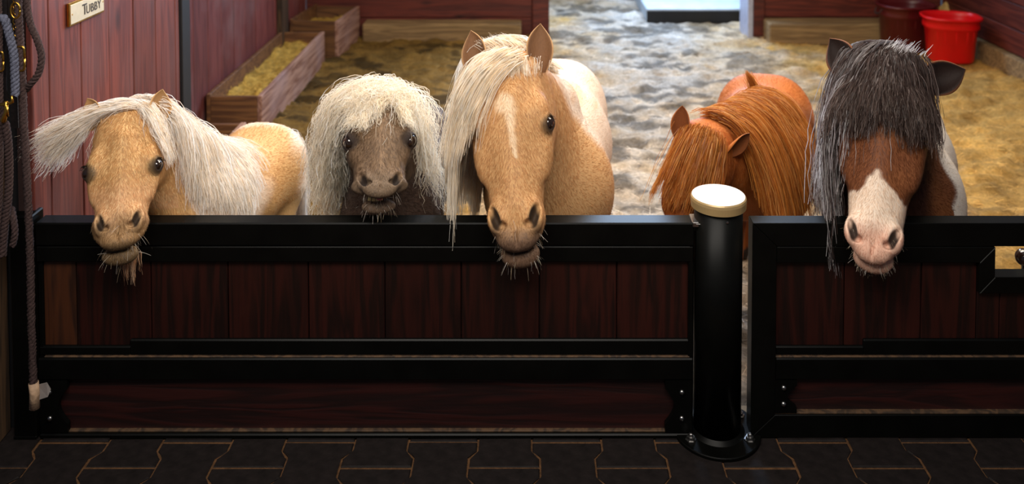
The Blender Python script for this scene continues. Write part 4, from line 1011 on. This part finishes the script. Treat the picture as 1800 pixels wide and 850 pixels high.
Pm2 = groom(k['fd'], R2, np.array([.3, .0, 1.0])+rng.normal(0, .45, (n2_, 3)), rng.uniform(.03, .07, n2_), lambda p, u: np.tile([.8, 0, -.4], (len(p), 1)), 15, (.001, .02), .75, 90, .3, .006, 14)
hairobj(k, 'mane', [tubes(Pm, np.full(n, .0010), np.full(n, .0005), mixc(m1, n)), tubes(Pm2, np.full(n2_, .0007), np.full(n2_, .0003), mixc(m1, n2_))])
H = k['H']; n = 2600
lft = rng.random(n) < .80
R = np.array([H(a, b, c) for a, b, c in zip(np.where(lft, rng.normal(-.035, .05, n), rng.normal(.10, .022, n)), rng.uniform(-.08, .01, n), rng.uniform(-.03, .05, n))])
dirs = np.where(lft[:, None], np.array([-1.0, -.12, .05]), np.array([.75, -.35, -.25]))+rng.normal(0, .15, (n, 3))
ln = np.where(lft, rng.uniform(.15, .34, n), rng.uniform(.12, .24, n))
lf = lft[:, None]; dr1 = .30+1.3*rng.random((n, 1))**1.5
Pf = groom(k['fd'], R, dirs, ln, lambda p, u: np.where(lf, np.concatenate([np.full((len(p), 1), -.80+.25*u), np.full((len(p), 1), -.10), -dr1], 1), np.array([.28, -.1, -1.])), 14, (.003, .022), .76, 110, .38, .007, 9)
hairobj(k, 'forelock', [tubes(Pf, np.full(n, .0010), np.full(n, .0004), mixc(m1, n))])
n = 110; R = np.array([H(a, b, c) for a, b, c in zip(rng.normal(0.06, .025, n), rng.uniform(.90, 1.0, n), np.full(n, -.20))])
Pb = groom(k['fd'], R, np.tile(down, (n, 1))+rng.normal(0, .15, (n, 3)), rng.uniform(.04, .10, n), lambda p, u: np.tile([.05, 0, -1.], (len(p), 1)), 8, (.001, .006), .6, 8, .6, .002)
hairobj(k, 'beard', [tubes(Pb, np.full(n, .0008), np.full(n, .0003), mixc(((200, 150, 110), (220, 190, 160)), n))])
whiskers(k, 60, .04); brow_lashes(k); tail(k, m1); fuzz(k, 42000)

# ---------------------------------------------------------------- 2 dark pony with mouth open
def paint2(V, hl, tb, sb):
    n = len(V); c = np.repeat(A(104, 82, 62), n, 0); ns = n3(V, 10, 41); w_, l_, d_ = hl.T
    c = blend(c, A(132, 106, 80), sstep(ns, .45, .75)*.6)
    hd = (l_ > -.05) & (l_ < 1.1) & (np.abs(w_) < .45) & (d_ > -.5)
    c = blend(c, A(70, 54, 46), (~hd)*1.0)
    c = blend(c, A(112, 94, 76), hd*sstep(l_, .80, .92)*.7)
    c = blend(c, A(84, 66, 54), hd*sstep(-d_, .08, .2)*.6)
    return c
k = pony('small dark taupe pony with fluffy cream mane and open mouth over the gate', at(667, 197, 3.03), at(668, 336, 2.70), (.14, -.5, 1), 1.45,
    (-.50, 3.10, .56), (-.50, 3.78, .60), .165, .74, paint2, .21, {-1: (1, -.2, .5), 1: (1.1, .0, .15)}, jaw=.145, neck_r=.085, mouth_open=.030, ear_col=(60, 44, 38), ear_w=.30, Df=1.05, nl=.90, er_=.066, el_=.43, ear_x=.15, nd=-.03, mz=1.27, ns=1.6, gz=(.66, .42, .58))
K2 = k; H = k['H']; m2 = ((249, 240, 224), (243, 228, 204), (253, 250, 244), (246, 236, 218))
n = 9500; R, t = crest_roots(k, n, .0, .9, .03)
sgn = np.where(rng.random(n) < .78, -1., 1.)[:, None]
Pm = groom(k['fd'], R, np.array([1., 0, 0])*sgn*1.0+np.array([0, -.7, .25])+rng.normal(0, .3, (n, 3)), rng.uniform(.22, .40, n)*np.where(sgn[:, 0] < 0, 1, .8), lambda p, u: np.array([.32, 0, 0])*sgn*(1-u)+np.array([0, -.22, -1.])*np.ones((len(p), 1)), 16, (.003, .07), .74, 260, .35, .010, 16)
n2_ = 1800; R2 = np.array([H(a, b, c) for a, b, c in zip(rng.normal(0, .11, n2_), rng.uniform(-.08, .08, n2_), rng.uniform(.0, .06, n2_))])
P2 = groom(k['fd'], R2, np.array([0, -.2, 1.])+rng.normal(0, .6, (n2_, 3)), rng.uniform(.05, .10, n2_), lambda p, u: p*0+rng.normal(0, 1, p.shape)*.7+np.array([-.2, -.2, -.5]), 14, (.004, .02), .75, 120, .3, .009, 26)
hairobj(k, 'mane', [tubes(Pm, np.full(n, .0010), np.full(n, .0005), mixc(m2, n)), tubes(P2, np.full(n2_, .0008), np.full(n2_, .0004), mixc(m2, n2_))])
n = 2400; a_ = np.where(rng.random(n) < .7, rng.normal(-.07, .05, n), rng.normal(.12, .028, n))
R = np.array([H(a, b, c) for a, b, c in zip(a_, rng.uniform(-.06, .10, n), rng.uniform(.02, .08, n))])
part_ = np.abs(a_-.06)
ln = rng.uniform(.05, .15, n); ln = np.where((part_ < .05), ln*.3, ln)
Pf = groom(k['fd'], R, (k['l']*.7+k['d']*.9)[None]+k['w'][None]*(a_*1.0)[:, None]+rng.normal(0, .2, (n, 3)), ln, lambda p, u: (k['l']*.8+down*.9)[None]+k['w'][None]*(a_*.6)[:, None], 14, (.003, .03), .66, 60, .5, .007, 24)
hairobj(k, 'forelock', [tubes(Pf, np.full(n, .0011), np.full(n, .0004), mixc(m2, n))])
bm = bmesh.new(); bmesh.ops.create_uvsphere(bm, u_segments=20, v_segments=12, radius=1); L = k['L']
Rt = Matrix(np.stack([k['w'], k['l'], k['d']], 1).tolist()).to_4x4()
bs = np.array(k['root'].location)
o = shade(obj('tongue', bm, M['tongue'], k['root'])); o.matrix_local = Matrix.Translation(Vector(H(.0, .955, -.088)-bs)) @ Rt @ Matrix.Diagonal((.040*L, .06*L, .016*L, 1))
for i in range(4):
    bm = bmesh.new(); bx(bm, -.009*L*1.6, .009*L*1.6, -.01*L, .01*L, -.018*L, .018*L, .004*L); o = obj('tooth', bm, M['teeth'], k['root']); o.matrix_local = Matrix.Translation(Vector(H(-.085+i*.034, .955+.01*math.sin(i), -.125)-bs)) @ Rt
whiskers(k, 60, .03, lo=.80); brow_lashes(k); tail(k, m2); fuzz(k, 34000, zmin=.5)

# ---------------------------------------------------------------- 3 centre pony: palomino with a star
def paint3(V, hl, tb, sb):
    n = len(V); c = np.repeat(A(200, 155, 106), n, 0); ns = n3(V, 10, 51); nf = n3(V, 42, 57); w_, l_, d_ = hl.T
    c = blend(c, A(190, 146, 98), sstep(ns, .45, .75)*.5)
    hd = (l_ > -.05) & (l_ < 1.1) & (np.abs(w_) < .30) & (d_ > -.36)
    star = np.hypot((w_+.02)/.060, (l_-.24)/.060); strip = np.abs(w_-.005-.10*(l_-.3))/np.clip(.042-.11*(l_-.25), .004, 1)
    c = blend(c, A(228, 204, 172), hd*(d_ > 0)*np.maximum(1-sstep(star+nf*.5, .8, 1.5), (1-sstep(strip+nf*.8, .6, 1.6))*(l_ > .24)*(l_ < .52))*.85)
    c = blend(c, A(150, 116, 84), hd*sstep(l_+nf*.05, .84, .92)*.75)
    c = blend(c, A(92, 70, 58), hd*sstep(l_+nf*.04, .86, .95)*.85)
    c = blend(c, A(220, 202, 184), (~hd)*sstep(tb+ns*.5+V[:, 2]*.6, .62, .85)*.92)
    c = blend(c, A(212, 160, 104), (~hd)*sstep(ns, .58, .72)*(V[:, 2] > .85)*.5)
    return c
k = pony('tall golden pony with a pale star on its forehead, in the centre', at(893, 112, 2.93), at(911, 456, 2.64), (-.10, -1, .3), 1.08,
    (.07, 3.16, .66), (.10, 3.85, .72), .225, 1.0, paint3, .275, {-1: (1, .0, .16, .25), 1: (1, .0, .12, .25)}, neck_r=.10, ear_col=(112, 78, 52), ear_w=.28, hf=.004, ul=.105, chin=.17, nl=.80, ear_x=.15, mz=1.04, ns=1.25)
K3 = k; H = k['H']; m3 = ((249, 240, 226), (243, 228, 204), (253, 250, 244), (236, 216, 186))
n = 9500; R, t = crest_roots(k, n, .06, .95, .02)
Pm = groom(k['fd'], R, np.array([-1., .0, .10])+rng.normal(0, .14, (n, 3)), rng.uniform(.42, .66, n), lambda p, u: np.tile([-.20*(1-u), -.10, -1.], (len(p), 1)), 18, (.004, .05), .70, 130, .5, .004, 6)
n2_ = 900; R2, t2 = crest_roots(k, n2_, .0, .35, .028)
P2 = groom(k['fd'], R2, np.array([-.1, .0, 1.0])+rng.normal(0, .35, (n2_, 3)), rng.uniform(.03, .075, n2_), lambda p, u: np.tile([-.4, 0, .2], (len(p), 1)), 18, (.001, .01), .8, 60, .35, .003, 12)
hairobj(k, 'mane', [tubes(Pm, np.full(n, .0011), np.full(n, .0005), mixc(m3, n)), tubes(P2, np.full(n2_, .0009), np.full(n2_, .0003), mixc(m3, n2_))])
n = 1900; R = np.array([H(a, b, c) for a, b, c in zip(rng.normal(-.02, .045, n), rng.uniform(-.07, .05, n), rng.uniform(.0, .07, n))])
Pf = groom(k['fd'], R, np.array([-.75, -.55, .1])+rng.normal(0, .12, (n, 3)), rng.uniform(.20, .42, n), lambda p, u: np.tile([-.42*(1-u)-.02, -.15, -1.], (len(p), 1)), 16, (.003, .026), .72, 36, .6, .003, 6)
n3_ = 110; R3 = np.array([H(a, b, c) for a, b, c in zip(rng.uniform(-.17, -.11, n3_), rng.uniform(-.02, .12, n3_), rng.uniform(-.12, .0, n3_))])
P3_ = groom(k['fd'], R3, np.tile([-.7, -.35, -.5], (n3_, 1))+rng.normal(0, .1, (n3_, 3)), rng.uniform(.38, .58, n3_), lambda p, u: np.tile([.02, -.30, -1.], (len(p), 1)), 16, (.004, .03), .72, 14, .7, .003, 6)
n2_ = 500; R2 = np.array([H(a, b, c) for a, b, c in zip(rng.normal(.03, .06, n2_), rng.uniform(-.03, .05, n2_), rng.uniform(.03, .07, n2_))])
P2 = groom(k['fd'], R2, (k['l']*.3+k['d'])[None]+rng.normal(0, .3, (n2_, 3)), rng.uniform(.03, .06, n2_), lambda p, u: np.tile(k['l'], (len(p), 1)), 16, (.001, .012), .7, 40, .3, .003, 14)
hairobj(k, 'forelock', [tubes(Pf, np.full(n, .0011), np.full(n, .0004), mixc(m3, n)), tubes(P2, np.full(n2_, .0009), np.full(n2_, .0004), mixc(m3, n2_)), tubes(P3_, np.full(n3_, .0009), np.full(n3_, .0003), mixc(m3, n3_))])
whiskers(k, 110, .03); brow_lashes(k); tail(k, m3, 1000); fuzz(k, 52000)

# ---------------------------------------------------------------- 4 chestnut pony, head down
def paint4(V, hl, tb, sb):
    n = len(V); c = np.repeat(A(168, 98, 42), n, 0); ns = n3(V, 8, 61)
    c = blend(c, A(184, 104, 48), sstep(ns, .4, .7)*.6); c = blend(c, A(120, 56, 24), sstep(1-ns, .5, .8)*.5)
    return c
k = pony('ginger chestnut pony lowering its head behind the gate, beside the round post', at(1240, 244, 3.12), (.50, 3.01, .43), (-.28, -1, .25), 1.12,
    (.90, 3.42, .60), (1.06, 3.92, .66), .195, .86, paint4, .27, {-1: (1, .35, .20, .3), 1: (.85, .45, .55, .9)}, neck_r=.09, ear_col=(120, 66, 34), hf=.0045, ear_x=.16)
K4 = k; H = k['H']; m4 = ((206, 134, 58), (182, 108, 42), (226, 166, 96), (158, 86, 34))
n = 9500; R, t = crest_roots(k, n, .10, 1.05, .02)
Pm = groom(k['fd'], R, np.array([1., -.25, .02])+rng.normal(0, .14, (n, 3)), rng.uniform(.30, .50, n), lambda p, u: np.tile([.35*(1-u), -.25, -1.], (len(p), 1)), 16, (.004, .04), .72, 150, .55, .003, 7)
n2_ = 250; R2 = np.tile(k['wth']+[0, .06, k['rb']*.45], (n2_, 1))+rng.normal(0, .012, (n2_, 3))
P2 = groom(k['fd'], R2, np.array([-.15, .1, 1.0])+rng.normal(0, .12, (n2_, 3)), rng.uniform(.05, .11, n2_), lambda p, u: np.tile([-.3, -.1, .6], (len(p), 1)), 16, (.001, .004), .8, 10, .8, .002, 7)
hairobj(k, 'mane', [tubes(Pm, np.full(n, .0010), np.full(n, .0005), mixc(m4, n)), tubes(P2, np.full(n2_, .001), np.full(n2_, .0004), mixc(m4, n2_))])
n = 2600; a_ = rng.normal(-.03, .06, n); R = np.array([H(a, b, c) for a, b, c in zip(a_, rng.uniform(-.06, .06, n), rng.uniform(.0, .07, n))])
Pf = groom(k['fd'], R, (k['l']*.9+k['d']*.25)[None]+k['w'][None]*(a_*1.5)[:, None]+rng.normal(0, .12, (n, 3)), rng.uniform(.14, .28, n), lambda p, u: (k['l'])[None]+k['w'][None]*(a_*.8-.05)[:, None], 14, (.002, .018), .7, 60, .55, .003, 7)
hairobj(k, 'forelock', [tubes(Pf, np.full(n, .0012), np.full(n, .0004), mixc(m4, n))])
tail(k, m4, 1000); fuzz(k, 36000, zmin=.5)

# ---------------------------------------------------------------- 5 brown and white pony on the right
def paint5(V, hl, tb, sb):
    n = len(V); c = np.repeat(A(118, 70, 42), n, 0); ns = n3(V, 9, 71); nf = n3(V, 34, 77); w_, l_, d_ = hl.T
    c = blend(c, A(140, 86, 50), sstep(ns, .4, .7)*.6)
    hd = (l_ > -.05) & (l_ < 1.1) & (np.abs(w_) < .30) & (d_ > -.36)
    edge = .685-.12*np.exp(-((w_+.0)/.075)**2)+(nf-.5)*.08
    c = blend(c, A(226, 206, 186), hd*sstep(l_-edge, -.008, .02))
    c = blend(c, A(206, 158, 134), hd*sstep(l_+nf*.05, .80, .93)*.85)
    c = blend(c, A(58, 32, 24), (~hd)*(sb*0+1)*sstep(-(V[:, 0]-1.36), -.05, .02)*1.)
    c = blend(c, A(232, 222, 210), (~hd)*sstep(V[:, 0]-1.44-.5*(.75-V[:, 2])*0+(ns-.5)*.2+(V[:, 1]-3.15)*.25, -.015, .015)*(V[:, 1] > 3.0))
    return c
k = pony('brown pony with white muzzle and long grey-black forelock, at the right', at(1560, 122, 2.93), at(1532, 462, 2.64), (-.48, -1, .3), 1.04,
    (1.32, 3.16, .62), (1.50, 3.72, .66), .235, .90, paint5, .25, {-1: (.85, .0, .65), 1: (.55, .0, .95)}, neck_r=.10, ear_col=(34, 22, 18), ear_w=.36, hf=.004, nl=.87, ear_x=.16, mslit=.006, mdeep=.045, chin=.095)
K5 = k; H = k['H']; m5 = ((58, 44, 42), (36, 27, 27), (84, 66, 60), (108, 92, 88)); m5g = ((176, 170, 174), (210, 206, 206), (118, 106, 104), (234, 230, 228))
n = 6000; R, t = crest_roots(k, n, .0, .8, .02)
Pm = groom(k['fd'], R, np.array([-1., -.2, .3])+rng.normal(0, .2, (n, 3)), rng.uniform(.40, .64, n), lambda p, u: np.tile([-.22*(1-u), -.12, -1.], (len(p), 1)), 18, (.004, .05), .72, 120, .45, .006, 9)
dk = rng.random(n) < .35; c0 = np.where(dk[:, None], mixc(m5, n), mixc(m5g, n)); c0b = np.clip(c0*1.3, 0, .8)
hairobj(k, 'mane', [tubes(Pm, np.full(n, .0013), np.full(n, .0005), mixc(m5, n), c0b)])
n = 10500; a_ = rng.normal(0, .062, n); R = np.array([H(a, b, c) for a, b, c in zip(a_, rng.uniform(-.10, .05, n), rng.uniform(.0, .07, n))])
Pf = groom(k['fd'], R, (k['l']*.6+k['d']*.5)[None]+k['w'][None]*(a_*3.0)[:, None]+rng.normal(0, .16, (n, 3)), rng.uniform(.11, .27, n)+np.abs(a_)*.25, lambda p, u: (k['l']*.6+down*.5)[None]+k['w'][None]*(a_*.5)[:, None], 15, (.003, .040), .72, 150, .4, .006, 10)
n3_ = 2000; R3 = np.array([H(a, b, c) for a, b, c in zip(rng.uniform(-.19, -.10, n3_), rng.uniform(-.04, .14, n3_), rng.uniform(-.14, .0, n3_))])
P3_ = groom(k['fd'], R3, np.tile([-.7, -.45, -.4], (n3_, 1))+rng.normal(0, .12, (n3_, 3)), rng.uniform(.38, .66, n3_), lambda p, u: np.tile([.03, -.27, -1.], (len(p), 1)), 16, (.004, .035), .72, 60, .5, .005, 8)
dk = rng.random(n3_) < .4; c3 = np.where(dk[:, None], mixc(m5, n3_), mixc(m5g, n3_))
n2_ = 260; R2 = np.array([H(a, b, c) for a, b, c in zip(rng.normal(.03, .05, n2_), rng.uniform(-.10, -.02, n2_), rng.uniform(-.05, .05, n2_))])
P2 = groom(k['fd'], R2, np.array([.1, 0, 1.])+rng.normal(0, .4, (n2_, 3)), rng.uniform(.03, .07, n2_), lambda p, u: np.tile([.2, -.2, .3], (len(p), 1)), 15, (.001, .01), .8, 0, .3, .004, 12)
hairobj(k, 'forelock', [tubes(Pf, np.full(n, .0012), np.full(n, .0005), mixc(m5, n), mixc(((96, 78, 70), (60, 46, 42), (130, 112, 104)), n)), tubes(P2, np.full(n2_, .0007), np.full(n2_, .0003), mixc(m5g, n2_)), tubes(P3_, np.full(n3_, .0009), np.full(n3_, .0004), mixc(m5, n3_), c3)])
whiskers(k, 220, .018, lo=.80); brow_lashes(k); tail(k, m5, 1000); fuzz(k, 50000)
#ROPES
